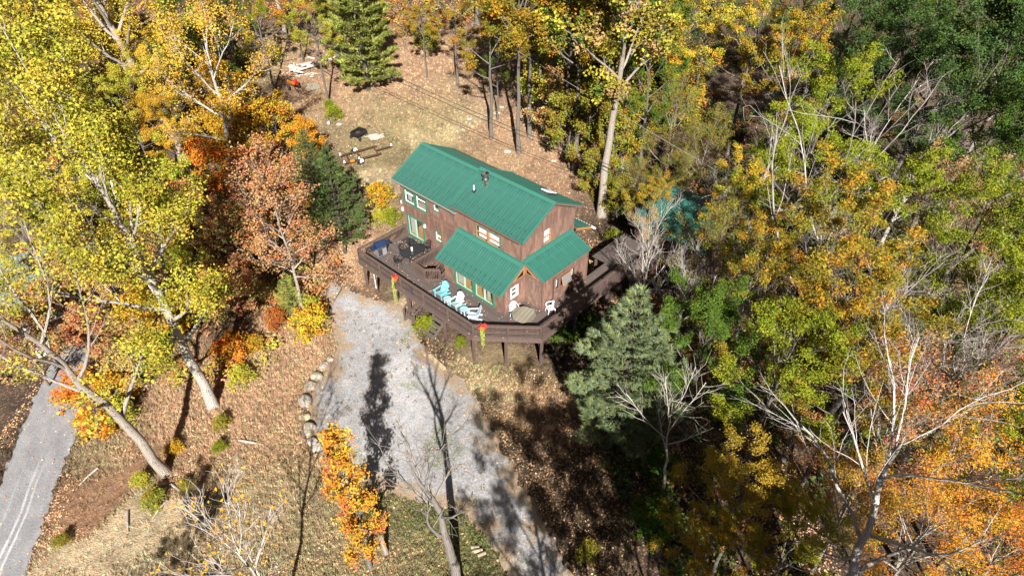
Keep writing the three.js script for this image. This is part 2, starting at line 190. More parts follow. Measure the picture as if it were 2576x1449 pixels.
const onLane = (x, z) => { for (let i = 0; i + 1 < LANE.length; i++) { const quad = [LANE[i][0], LANE[i][1], LANE[i + 1][1], LANE[i + 1][0]].map((v) => [v.x, v.z]); if (inside(quad, x, z)) return true; } return false; };
// ---------------------------------------------------------------- the house. Its own axes: x along the long front, z towards the front deck, y above the deck
const HOUSE = V3(0.84, 2.4, -32.59), HT = -42.9 * Math.PI / 180;
const inHouse = (x, y, z) => V3(x, y, z).applyAxisAngle(V3(0, 1, 0), HT).add(HOUSE);
const toHouse = (p) => p.clone().sub(HOUSE).applyAxisAngle(V3(0, 1, 0), -HT);
const house = thing('house', 'brown two storey cabin with green ribbed metal roofs behind the deck', 'house', HOUSE.toArray(), HT);
const quadBox = (c) => {                                            // eight corners: four at the back, four at the front, each counter-clockwise seen from the front
  const [a, b, d, e, f, g, h, i] = c, P = [], q = (s, t, u, v) => P.push(...s, ...t, ...u, ...s, ...u, ...v);
  q(f, g, h, i); q(b, a, e, d); q(a, f, i, e); q(g, b, d, h); q(i, h, d, e); q(a, b, g, f);
  const geo = new THREE.BufferGeometry(); geo.setAttribute('position', new THREE.Float32BufferAttribute(P, 3)); geo.computeVertexNormals(); return boxUV(geo);
};
// a wall from (x0,z0) to (x1,z1) seen from outside with x0 on the left; top(t) gives its height; openings are [left, right, bottom, top] in metres from the left end
let boardCount = 0;
function wall(name, x0, z0, x1, z1, y0, top, openings, pitch = 0.3, old = () => false) {
  const L = Math.hypot(x1 - x0, z1 - z0), dx = (x1 - x0) / L, dz = (z1 - z0) / L, nx = -dz, nz = dx, at = (t, y, o) => [x0 + dx * t + nx * o, y, z0 + dz * t + nz * o];
  const slab = (t0, t1, b0, b1, h0, h1, o0, o1) => quadBox([at(t0, b0, o0), at(t1, b1, o0), at(t1, h1, o0), at(t0, h0, o0), at(t0, b0, o1), at(t1, b1, o1), at(t1, h1, o1), at(t0, h0, o1)]);
  const pieces = (t0, t1) => { const m = (t0 + t1) / 2, cut = openings.filter((q) => q[0] < m && q[1] > m).sort((p, q) => p[2] - q[2]), out = []; let y = y0; for (const q of cut) { if (q[2] > y + 0.01) out.push([y, q[2], false]); y = q[3]; } if (top(m) > y + 0.02) out.push([y, 0, true]); return out; };
  const edges = (step) => { const s = new Set([0, L]); for (let t = step; t < L - 0.03; t += step) s.add(+t.toFixed(4)); for (const q of openings) { s.add(q[0]); s.add(q[1]); } return [...s].filter((t) => t >= 0 && t <= L).sort((a, b) => a - b); };
  const back = [], e1 = edges(1.2);
  for (let i = 0; i + 1 < e1.length; i++) for (const [a, b, open] of pieces(e1[i], e1[i + 1])) back.push(slab(e1[i], e1[i + 1], a, a, open ? top(e1[i]) : b, open ? top(e1[i + 1]) : b, -0.14, 0));
  const w = mesh('wall', back, M.backing, house), e2 = edges(pitch);
  for (let i = 0; i + 1 < e2.length; i++) { if (e2[i + 1] - e2[i] < 0.03) continue; for (const [a, b, open] of pieces(e2[i], e2[i + 1])) { const g = 0.005, t0 = e2[i] + g, t1 = e2[i + 1] - g; mesh('siding_board', slab(t0, t1, a, a, open ? top(t0) : b, open ? top(t1) : b, 0.002, 0.018), old((t0 + t1) / 2) ? M.sidingOld : M.siding[Math.floor(hash(boardCount++, 7) * 4)], w); } }
  return { w, at, L };
}
// window in a wall frame: trim, sash frames, panes, a meeting rail
function windowUnit(W, t0, t1, b, h, { trim, frame, rails = [], posts = [], fill, trimW = 0.12, name = 'window', curtain }) {
  const o = new THREE.Group(); o.name = name; house.add(o);
  const bx = (ta, tb, ya, yb, o0, o1) => { const c = [W.at(ta, ya, o0), W.at(tb, ya, o0), W.at(tb, yb, o0), W.at(ta, yb, o0), W.at(ta, ya, o1), W.at(tb, ya, o1), W.at(tb, yb, o1), W.at(ta, yb, o1)]; return quadBox(c); };
  if (trim) mesh('trim', [bx(t0, t0 + trimW, b, h, -0.02, 0.04), bx(t1 - trimW, t1, b, h, -0.02, 0.04), bx(t0 + trimW, t1 - trimW, h - trimW, h, -0.02, 0.042), bx(t0 + trimW, t1 - trimW, b, b + trimW, -0.02, 0.042)], trim, o);
  const i0 = t0 + (trim ? trimW : 0), i1 = t1 - (trim ? trimW : 0), j0 = b + (trim ? trimW : 0), j1 = h - (trim ? trimW : 0), f = 0.028;
  mesh('frame', [bx(i0, i0 + f, j0, j1, -0.06, 0.006), bx(i1 - f, i1, j0, j1, -0.06, 0.006), bx(i0 + f, i1 - f, j0, j0 + f, -0.06, 0.008), bx(i0 + f, i1 - f, j1 - f, j1, -0.06, 0.008), ...rails.map((y) => bx(i0 + f, i1 - f, y - 0.025, y + 0.025, -0.07, 0.015)), ...posts.map(([p, wd]) => bx(p - wd / 2, p + wd / 2, j0 + f, j1 - f, -0.09, 0.028))], frame, o);
  const xs = [i0 + f, ...posts.flatMap(([p, wd]) => [p - wd / 2, p + wd / 2]), i1 - f], ys = [j0 + f, ...rails.flatMap((y) => [y - 0.025, y + 0.025]), j1 - f];
  for (let i = 0; i < xs.length; i += 2) for (let j = 0; j < ys.length; j += 2) mesh('pane', bx(xs[i], xs[i + 1], ys[j], ys[j + 1], -0.046, -0.04), M.glass, o);
  if (fill) mesh('blind', bx(i0 + f, i1 - f, j0 + f, j1 - f, -0.125, -0.12), fill, o);
  if (curtain) for (const [ca, cb, m] of curtain) { const s = []; for (let t = ca; t < cb - 0.01; t += 0.07) s.push(bx(t, t + 0.07, j0 + 0.02, j1 - 0.02, -0.2 - 0.02 * (Math.round(t / 0.07) % 2), -0.185 - 0.02 * (Math.round(t / 0.07) % 2))); mesh('curtain', s, m ?? M.dimCurtain, o); }
  return o;
}
const G0 = -1.2;                                                   // walls run down below deck level into the bank
{
  // long front of the main block: x from -11.9 (left) to -0.1, z = 0.25
  const topL = (x) => (x < -5.75 ? 4.68 + 0.45 * 0.533 - 0.06 : 4.96 + 0.35 * 0.533 - 0.06), X0 = -11.9;
  const front = wall('front', X0, 0.25, -0.1, 0.25, G0, (t) => topL(X0 + t), [[0.35, 1.62, 2.85, 4.12], [1.62, 2.88, 2.85, 4.12], [3.55, 4.2, 3.5, 4.12], [0.4, 2.3, 0.02, 1.96], [3.5, 4.24, 0.96, 1.88], [7.72, 10.03, 3.2, 4.28]]);
  windowUnit(front, 0.35, 1.62, 2.85, 4.12, { trim: M.greenTrim, frame: M.white, rails: [3.72], trimW: 0.16, curtain: [[0.55, 0.95], [1.2, 1.4]] });
  windowUnit(front, 1.62, 2.88, 2.85, 4.12, { trim: M.greenTrim, frame: M.white, rails: [3.72], trimW: 0.16 });
  windowUnit(front, 3.55, 4.2, 3.5, 4.12, { trim: M.greenTrim, frame: M.white, trimW: 0.09 });
  windowUnit(front, 0.4, 2.3, 0.02, 1.96, { trim: M.greenTrim, frame: M.paleGreen, posts: [[1.35, 0.07]], trimW: 0.15, name: 'sliding_door', curtain: [[0.55, 1.15], [1.9, 2.1]] });
  windowUnit(front, 3.5, 4.24, 0.96, 1.88, { trim: M.greenTrim, frame: M.white, rails: [1.42], trimW: 0.1 });
  windowUnit(front, 7.72, 10.03, 3.2, 4.28, { trim: M.greenTrim, frame: M.cedar, rails: [3.74], posts: [[8.87, 0.14]], trimW: 0.06, curtain: [[7.84, 9.92, M.blind]] });
  // right gable end: x = -0.1, from z = 0.25 back to z = -5
  const gableTop = (t) => { const z = 0.25 - t; return 6.55 - Math.abs(z + 2.4) * 0.533 - 0.1; };
  const gable = wall('gable', -0.1, 0.25, -0.1, -5, G0, gableTop, [[2.1, 2.84, 3.44, 4.52]]);
  windowUnit(gable, 2.1, 2.84, 3.44, 4.52, { frame: M.cedar, rails: [3.96], fill: M.blind });
  mesh('window_head', quadBox([gable.at(1.98, 4.54, 0), gable.at(2.96, 4.54, 0), gable.at(2.96, 4.6, 0), gable.at(1.98, 4.6, 0), gable.at(1.98, 4.54, 0.05), gable.at(2.96, 4.54, 0.05), gable.at(2.96, 4.6, 0.05), gable.at(1.98, 4.6, 0.05)]), M.brownTrim, house);
  wall('back', -0.1, -5, -11.9, -5, G0, () => 5.02, [], 0.6);
  wall('left', -11.9, -5, -11.9, 0.25, G0, (t) => 6.33 - Math.abs(-5 + t + 2.4) * 0.533 - 0.1, [], 0.6);
  // sun room: front z = 1.95, x -5.6..0; its right end at x = 0
  const sunTop = (z) => 1.8 + (2.5 - z) * 0.6 - 0.08, sunF = wall('sun_front', -5.6, 1.95, 0, 1.95, G0, () => sunTop(1.95), [[0.98, 2.86, 0.02, 1.98], [2.86, 4.74, 0.02, 1.98]]);
  for (const [p, q, c] of [[0.98, 2.86, [[1.12, 1.6]]], [2.86, 4.74, [[3.86, 4.1]]]]) windowUnit(sunF, p, q, 0.02, 1.98, { trim: M.greenTrim, frame: M.paleGreen, posts: [[(p + q) / 2, 0.08]], trimW: 0.16, name: 'sliding_door', curtain: c });
  const sunE = wall('sun_end', 0, 1.95, 0, 0, G0, (t) => sunTop(1.95 - t), [[0.55, 1.27, 0.9, 1.78]], 0.3, (t) => hash(Math.floor(t / 0.9), 3) > 0.8);
  windowUnit(sunE, 0.55, 1.27, 0.9, 1.78, { trim: M.white, frame: M.white, rails: [1.34], trimW: 0.1 });
  wall('sun_left', -5.6, 0.25, -5.6, 1.95, G0, (t) => sunTop(0.25 + t), []);
  // kitchen bay: right side x = 1.5, z 0..-4.6; its front end at z = 0
  const bayTop = (x) => 3.2 - (x + 0.1) * 0.43 - 0.07, bayF = wall('bay_front', 0, 0, 1.5, 0, G0, (t) => bayTop(t), [], 0.3, (t) => t > 0.3 && t < 1.2);
  const bayR = wall('bay_right', 1.5, 0, 1.5, -4.6, G0, () => bayTop(1.5), [[1.3, 3.3, 0.86, 1.78]]);
  wall('bay_back', 1.5, -4.6, -0.1, -4.6, G0, (t) => bayTop(1.5 - t), []);
  // triangular lights under the two shed roofs
  const tri = (W, pts, m0, m1, down) => { const o = new THREE.Group(); o.name = 'corner_window'; house.add(o); const shape = (k, o0, o1) => { const c = pts.reduce((s, p) => [s[0] + p[0] / 3, s[1] + p[1] / 3], [0, 0]), q = pts.map((p) => [c[0] + (p[0] - c[0]) * k, c[1] + (p[1] - c[1]) * k]), P = [], tri3 = (a, b, d) => P.push(...a, ...b, ...d), f = q.map((p) => W.at(p[0], p[1], o1)), r = q.map((p) => W.at(p[0], p[1], o0)); tri3(f[0], f[1], f[2]); for (let i = 0; i < 3; i++) { const j = (i + 1) % 3; tri3(r[i], r[j], f[j]); tri3(r[i], f[j], f[i]); } const g = new THREE.BufferGeometry(); g.setAttribute('position', new THREE.Float32BufferAttribute(P, 3)); g.computeVertexNormals(); return boxUV(g); };
    mesh('frame', shape(1, 0.018, 0.05), m0, o); mesh('pane', shape(0.62, 0.05, 0.056), m1, o); };
  const darkGlass = new THREE.MeshPhysicalMaterial({ color: new THREE.Color().setRGB(0.015, 0.012, 0.01), roughness: 0.05 });
  tri(sunE, [[0.75, 2.16], [1.85, 2.16], [1.85, 2.83]], M.cedar, darkGlass); tri(bayF, [[0.06, 2.3], [0.95, 2.3], [0.06, 2.78]], M.cedar, darkGlass);
  const sill = (W, t0, t1, y, h, o) => mesh('sill', quadBox([W.at(t0, y, 0.018), W.at(t1, y, 0.018), W.at(t1, y + h, 0.018), W.at(t0, y + h, 0.018), W.at(t0, y, o), W.at(t1, y, o), W.at(t1, y + h, o), W.at(t0, y + h, o)]), M.brownTrim, house);
  sill(sunE, 0.6, 1.9, 2.04, 0.1, 0.06); sill(bayF, 0.02, 1.05, 2.18, 0.1, 0.06);
  // the bay's triple window: fixed, awning pushed open, fixed
  windowUnit(bayR, 1.3, 3.3, 0.86, 1.78, { frame: M.brownTrim, posts: [[1.74, 0.1], [2.82, 0.1]], fill: null, name: 'triple_window', curtain: [[1.36, 1.68, M.blind], [2.88, 3.24, M.blind]] });
  { const o = new THREE.Group(); o.name = 'awning_sash'; house.add(o); const [hx, hy, hz] = bayR.at(2.28, 1.7, 0.05); o.position.set(hx, hy, hz); o.rotation.order = 'YXZ'; o.rotation.y = Math.PI / 2; o.rotation.x = -0.24; o.scale.setScalar(0.94); mesh('frame', [box(0.06, 0.78, 0.04, -0.46, -0.39, 0), box(0.06, 0.78, 0.04, 0.46, -0.39, 0), box(0.86, 0.06, 0.04, 0, -0.03, 0), box(0.86, 0.06, 0.04, 0, -0.75, 0)], M.cedar, o); mesh('pane', box(0.86, 0.66, 0.01, 0, -0.39, 0), new THREE.MeshPhysicalMaterial({ color: new THREE.Color().setRGB(0.3, 0.32, 0.34), roughness: 0.08, metalness: 0, transmission: 0.4, thickness: 0 }), o); }
  mesh('window_jamb', quadBox([bayR.at(2.76, 0.9, 0.02), bayR.at(2.86, 0.9, 0.02), bayR.at(2.86, 1.76, 0.02), bayR.at(2.76, 1.76, 0.02), bayR.at(2.76, 0.9, 0.06), bayR.at(2.86, 0.9, 0.06), bayR.at(2.86, 1.76, 0.06), bayR.at(2.76, 1.76, 0.06)]), M.cedar, house);
  sill(bayR, 1.22, 3.42, 0.74, 0.1, 0.1); sill(bayR, 1.22, 3.42, 1.8, 0.07, 0.08);
  mesh('conduit', [rod([1.545, 0.05, -1.0], [1.545, 1.95, -1.0], 0.025), rod([1.545, 0.05, -1.06], [1.545, 1.95, -1.06], 0.025), tube([[1.545, 1.93, -1.06], [1.545, 2.0, -1.1], [1.545, 2.02, -1.3], [1.545, 2.08, -2.2]], 0.02, 5)], M.rust, house);
  for (const g of [box(0.1, 3.0, 0.1, 1.5, 1.0, -4.6), box(0.08, 3.0, 0.08, 1.52, 0.85, 0.02), box(0.08, 2.9, 0.08, 0.02, 0.5, 1.97), box(0.08, 5.6, 0.08, -0.08, 1.9, 0.27)]) mesh('corner_trim', g, M.brownTrim, house);
  // floors and partitions inside, seen through the glass
  mesh('floor', [box(11.6, 0.1, 5.0, -6, -0.06, -2.375)], M.honey, house); mesh('sun_room_floor', (() => { const l = []; for (let i = 0; i < 16; i++) l.push(box(5.3, 0.05, 0.098, -2.8, -0.03, 1.8 - i * 0.1)); return l; })(), M.honey, house);
  mesh('upper_floor', box(11.5, 0.2, 5.0, -6, 2.45, -2.4), M.room, house); mesh('partition', [box(0.1, 2.3, 5, -5.7, 1.2, -2.4), box(11.5, 2.3, 0.1, -6, 1.2, -1.6)], M.room, house);
  // lamps and boxes on the walls
  const small = (x, y, z, w, h, d, n) => mesh(n, [box(w, h, d, x, y, z), box(w * 0.7, h * 0.3, d * 0.6, x, y - h * 0.3, z + d * 0.5)], M.white, house);
  small(-9.42, 1.72, 0.33, 0.13, 0.26, 0.1, 'wall_lamp'); small(-11.82, 2.15, 0.33, 0.13, 0.26, 0.1, 'wall_lamp'); small(-6.35, 1.72, 0.33, 0.13, 0.26, 0.1, 'wall_lamp');
  mesh('solar_light', [box(0.16, 0.02, 0.24, -11.98, 3.0, 0.2, 0, 0.5), rod([-11.95, 2.98, 0.2], [-11.93, 2.72, 0.22], 0.015)], M.charcoal, house); mesh('solar_lamp_head', box(0.12, 0.2, 0.12, -11.98, 2.65, 0.24), M.white, house);
}
// ribbed metal roofs. A slope: start of the ridge, run along the ridge, run down the slope
const ribGeo = {};
function panelGeo(w, len) {
  const key = w.toFixed(3) + len.toFixed(3); if (ribGeo[key]) return ribGeo[key];
  const prof = [], n = 4; for (let i = 0; i < n; i++) { const c = (i + 0.5) / n * w; prof.push([c - 0.045, 0], [c - 0.022, 0.032], [c + 0.022, 0.032], [c + 0.045, 0]); } const top = [[0, 0], ...prof, [w, 0]];
  const s = new THREE.Shape(); top.forEach(([x, y], i) => (i ? s.lineTo(x, y) : s.moveTo(x, y))); for (const [x, y] of top.slice().reverse()) s.lineTo(x, y - 0.012);
  const g = new THREE.ExtrudeGeometry(s, { depth: len, bevelEnabled: false }); return ribGeo[key] = boxUV(g);
}
function slope(roof, from, along, runLen, down, slopeLen) {        // the profile's x runs along the ridge, its z down the slope
  const A = V3(...along).normalize(), Dn = V3(...down).normalize(), up = V3().crossVectors(Dn, A).normalize(), n = Math.round(runLen / 0.92), w = runLen / n, g = panelGeo(w, slopeLen);
  for (let i = 0; i < n; i++) { const o = mesh('roof_panel', g, M.roof, roof), p = V3(...from).addScaledVector(A, i * w); o.matrixAutoUpdate = true; o.position.copy(p); o.quaternion.setFromRotationMatrix(new THREE.Matrix4().makeBasis(A, up, Dn)); }
  return { A, Dn, up, at: (t, d, h) => V3(...from).addScaledVector(A, t).addScaledVector(Dn, d).addScaledVector(up, h) };
}
function guards(roof, S, list) { const g = new THREE.BufferGeometry(); g.setAttribute('position', new THREE.Float32BufferAttribute([-0.05, 0, 0.05, 0.05, 0, 0.05, 0, 0.085, 0.03, 0.05, 0, -0.05, -0.05, 0, -0.05, 0, 0.085, 0.03, 0.05, 0, 0.05, 0.05, 0, -0.05, 0, 0.085, 0.03, -0.05, 0, -0.05, -0.05, 0, 0.05, 0, 0.085, 0.03], 3)); g.computeVertexNormals(); boxUV(g); for (const [t, d] of list) { const o = mesh('snow_guard', g, M.guard, roof); o.position.copy(S.at(t, d, 0.003)); o.quaternion.setFromRotationMatrix(new THREE.Matrix4().makeBasis(S.A, S.up, S.Dn)); } }
const eaveLine = (S, t0, t1, d, w, h, m, name, roof, lift = -0.05) => mesh(name, bar(S.at(t0, d, lift).toArray(), S.at(t1, d, lift).toArray(), w, h), m, roof);
const SL = Math.hypot(1, 0.533);
{
  const R1 = new THREE.Group(); R1.name = 'main_roof'; house.add(R1);
  // right part, ridge x -6.2 .. 0.3 at y 6.55; left part ridge x -12.2 .. -6.2 at y 6.33
  const down = [0, -0.533, 1], back = [0, -0.533, -1];
  const RF = slope(R1, [-6.2, 6.55, -2.4], [1, 0, 0], 6.5, down, 3.0 * SL), LF = slope(R1, [-12.2, 6.33, -2.4], [1, 0, 0], 6.6, down, 3.1 * SL);
  const RB = slope(R1, [0.3, 6.55, -2.4], [-1, 0, 0], 6.5, back, 3.15 * SL), LB = slope(R1, [-6.2, 6.33, -2.4], [-1, 0, 0], 6.0, back, 3.1 * SL);
  const cap = (x0, x1, y, n) => mesh('ridge_cap', [box(x1 - x0, 0.014, 0.24, (x0 + x1) / 2, y + 0.0, -2.4 + 0.112, 0, Math.atan(0.533)), box(x1 - x0, 0.014, 0.24, (x0 + x1) / 2, y + 0.001, -2.4 - 0.112, 0, -Math.atan(0.533))], M.roofCap, R1);
  cap(-6.24, 0.34, 6.55, 0); cap(-12.22, -6.26, 6.33, 0);
  for (const g of [bar(RF.at(-0.01, 0, 0.03).toArray(), RF.at(-0.01, 3.4, 0.03).toArray(), 0.05, 0.09), bar(RF.at(6.49, 0, 0.02).toArray(), RF.at(6.49, 3.4, 0.02).toArray(), 0.12, 0.06), bar(LF.at(0.03, 0, 0.02).toArray(), LF.at(0.03, 3.51, 0.02).toArray(), 0.12, 0.06), bar(RB.at(0.03, 0, 0.02).toArray(), RB.at(0.03, 3.5, 0.02).toArray(), 0.12, 0.06), bar(RB.at(6.46, 0, 0.02).toArray(), RB.at(6.46, 3.5, 0.02).toArray(), 0.06, 0.08)]) mesh('rake_trim', g, M.roofCap, R1);
  for (const g of [bar(RF.at(6.46, 0.02, -0.09).toArray(), RF.at(6.46, 3.36, -0.09).toArray(), 0.03, 0.14), bar(RB.at(0.05, 0.02, -0.09).toArray(), RB.at(0.05, 3.4, -0.09).toArray(), 0.03, 0.14), bar(LF.at(0.05, 0.02, -0.09).toArray(), LF.at(0.05, 3.46, -0.09).toArray(), 0.03, 0.14), bar(RF.at(0.7, 3.33, -0.08).toArray(), RF.at(6.4, 3.33, -0.08).toArray(), 0.1, 0.03)]) mesh('fascia', g, M.brownTrim, R1);
  for (const g of [box(6.3, 0.03, 0.85, -3.0, 4.9, 0.28), box(6.2, 0.03, 0.9, -9.0, 4.6, 0.32)]) mesh('soffit', g, M.brownTrim, R1);
  mesh('gutter', [bar(LF.at(0, 3.53, -0.07).toArray(), LF.at(6.6, 3.53, -0.07).toArray(), 0.13, 0.11)], M.gutter, R1);
  const gr = []; for (let k = 0; k < 14; k++) gr.push([0.35 + k * 0.455, 3.12]); for (let k = 0; k < 13; k++) gr.push([0.575 + k * 0.455, 2.55]); guards(R1, RF, gr);
  const gl = []; for (let k = 0; k < 13; k++) gl.push([0.25 + k * 0.46, 2.95]); for (let k = 0; k < 12; k++) gl.push([0.48 + k * 0.46, 2.4]); guards(R1, LF, gl);
  const gb = []; for (let k = 0; k < 13; k++) gb.push([0.4 + k * 0.46, 3.0]); guards(R1, RB, gb);
  // sun room roof
  const R2 = new THREE.Group(); R2.name = 'sun_room_roof'; house.add(R2); const k2 = Math.hypot(1, 0.6);
  const SF = slope(R2, [-5.85, 3.15, 0.25], [1, 0, 0], 6.0, [0, -0.6, 1], 2.25 * k2);
  mesh('flashing', [box(6.02, 0.2, 0.014, -2.85, 3.2, 0.28), box(6.02, 0.014, 0.26, -2.85, 3.09, 0.4, 0, Math.atan(0.6))], M.roofCap, R2);
  for (const g of [bar(SF.at(0.03, 0, 0.02).toArray(), SF.at(0.03, 2.62, 0.02).toArray(), 0.12, 0.06), bar(SF.at(5.97, 0, 0.02).toArray(), SF.at(5.97, 2.62, 0.02).toArray(), 0.12, 0.06)]) mesh('rake_trim', g, M.roofCap, R2);
  for (const g of [bar(SF.at(5.95, 0.1, -0.1).toArray(), SF.at(5.95, 2.58, -0.1).toArray(), 0.035, 0.16), bar(SF.at(0.05, 0.1, -0.1).toArray(), SF.at(0.05, 2.58, -0.1).toArray(), 0.035, 0.16), bar(SF.at(0.05, 2.58, -0.09).toArray(), SF.at(5.95, 2.58, -0.09).toArray(), 0.12, 0.03)]) mesh('fascia', g, M.sidingOld, R2);
  const gs = []; for (let k = 0; k < 13; k++) gs.push([0.25 + k * 0.455, 2.35]); for (let k = 0; k < 12; k++) gs.push([0.48 + k * 0.455, 1.85]); guards(R2, SF, gs);
  // bay roof
  const R3 = new THREE.Group(); R3.name = 'bay_roof'; house.add(R3); const k3 = Math.hypot(1, 0.43);
  const BF = slope(R3, [-0.1, 3.2, 0.14], [0, 0, -1], 4.85, [1, -0.43, 0], 1.78 * k3);
  mesh('flashing', [box(0.014, 0.2, 4.85, -0.06, 3.26, -2.28), box(0.26, 0.014, 4.85, 0.03, 3.16, -2.28, 0, 0, -Math.atan(0.43))], M.roofCap, R3);
  for (const g of [bar(BF.at(0.03, 0, 0.02).toArray(), BF.at(0.03, 1.93, 0.02).toArray(), 0.1, 0.06), bar(BF.at(4.82, 0, 0.02).toArray(), BF.at(4.82, 1.93, 0.02).toArray(), 0.1, 0.06)]) mesh('rake_trim', g, M.roofCap, R3);
  for (const g of [bar(BF.at(0.04, 0.05, -0.09).toArray(), BF.at(0.04, 1.9, -0.09).toArray(), 0.035, 0.14), bar(BF.at(0.05, 1.9, -0.07).toArray(), BF.at(4.8, 1.9, -0.07).toArray(), 0.1, 0.03)]) mesh('fascia', g, M.sidingOld, R3);
  // small roof behind the bay
  const R4 = new THREE.Group(); R4.name = 'back_porch_roof'; house.add(R4);
  const PB = slope(R4, [0.2, 3.35, -5.0], [-1, 0, 0], 3.6, [0, -0.4, -1], 1.7 * Math.hypot(1, 0.4)); for (const g of [bar(PB.at(0, 0, -0.1).toArray(), PB.at(0, 1.8, -0.1).toArray(), 0.04, 0.16)]) mesh('fascia', g, M.cedar, R4); mesh('gutter', bar(PB.at(-0.3, 1.86, -0.06).toArray(), PB.at(3.6, 1.86, -0.06).toArray(), 0.12, 0.1), M.white, R4);
  // things on the roof
  const c0 = RF.at(1.25, 0.95, 0), ch = new THREE.Group(); ch.name = 'stove_chimney'; house.add(ch); ch.position.copy(c0);
  mesh('pipe', [cyl(0.16, 0.16, 0.7, 0, 0.2, 0, 20)], M.steel, ch); mesh('collar', [cyl(0.2, 0.24, 0.1, 0, 0.5, 0, 20), cyl(0.17, 0.19, 0.14, 0, 0.62, 0, 20)], M.darkSteel, ch); mesh('cap', [cyl(0.2, 0.2, 0.12, 0, 0.78, 0, 20), cyl(0.04, 0.24, 0.1, 0, 0.9, 0, 20), cyl(0.24, 0.24, 0.03, 0, 0.84, 0, 20)], M.steel, ch); mesh('flashing', [box(0.5, 0.012, 0.5, 0, -0.02, 0, 0, Math.atan(0.533))], M.roofCap, ch); mesh('bracket', box(0.1, 0.06, 0.04, 0.22, 0.18, 0.05), M.cedar, ch);
  const v0 = RF.at(0.85, 1.75, 0), vp = new THREE.Group(); vp.name = 'vent_pipe'; house.add(vp); vp.position.copy(v0);
  mesh('pipe', cyl(0.05, 0.05, 0.5, 0, 0.2, 0, 14), M.whitePlastic, vp); mesh('boot', [box(0.26, 0.02, 0.26, 0, 0.02, 0, 0, Math.atan(0.533)), cyl(0.06, 0.1, 0.1, 0, 0.06, 0, 14)], M.black, vp);
  const k0 = RB.at(2.0, 1.9, 0.05), kl = new THREE.Group(); kl.name = 'skylight'; house.add(kl); kl.position.copy(k0); kl.quaternion.setFromRotationMatrix(new THREE.Matrix4().makeBasis(RB.A, RB.up, RB.Dn)); mesh('curb', [box(0.7, 0.12, 1.1, 0, 0.03, 0)], M.darkSteel, kl); mesh('dome', [box(0.6, 0.06, 1.0, 0, 0.11, 0)], M.whitePlastic, kl);
}
const swapUV = (g) => { const u = g.attributes.uv; for (let i = 0; i < u.count; i++) u.setXY(i, u.getY(i), u.getX(i)); return g; };
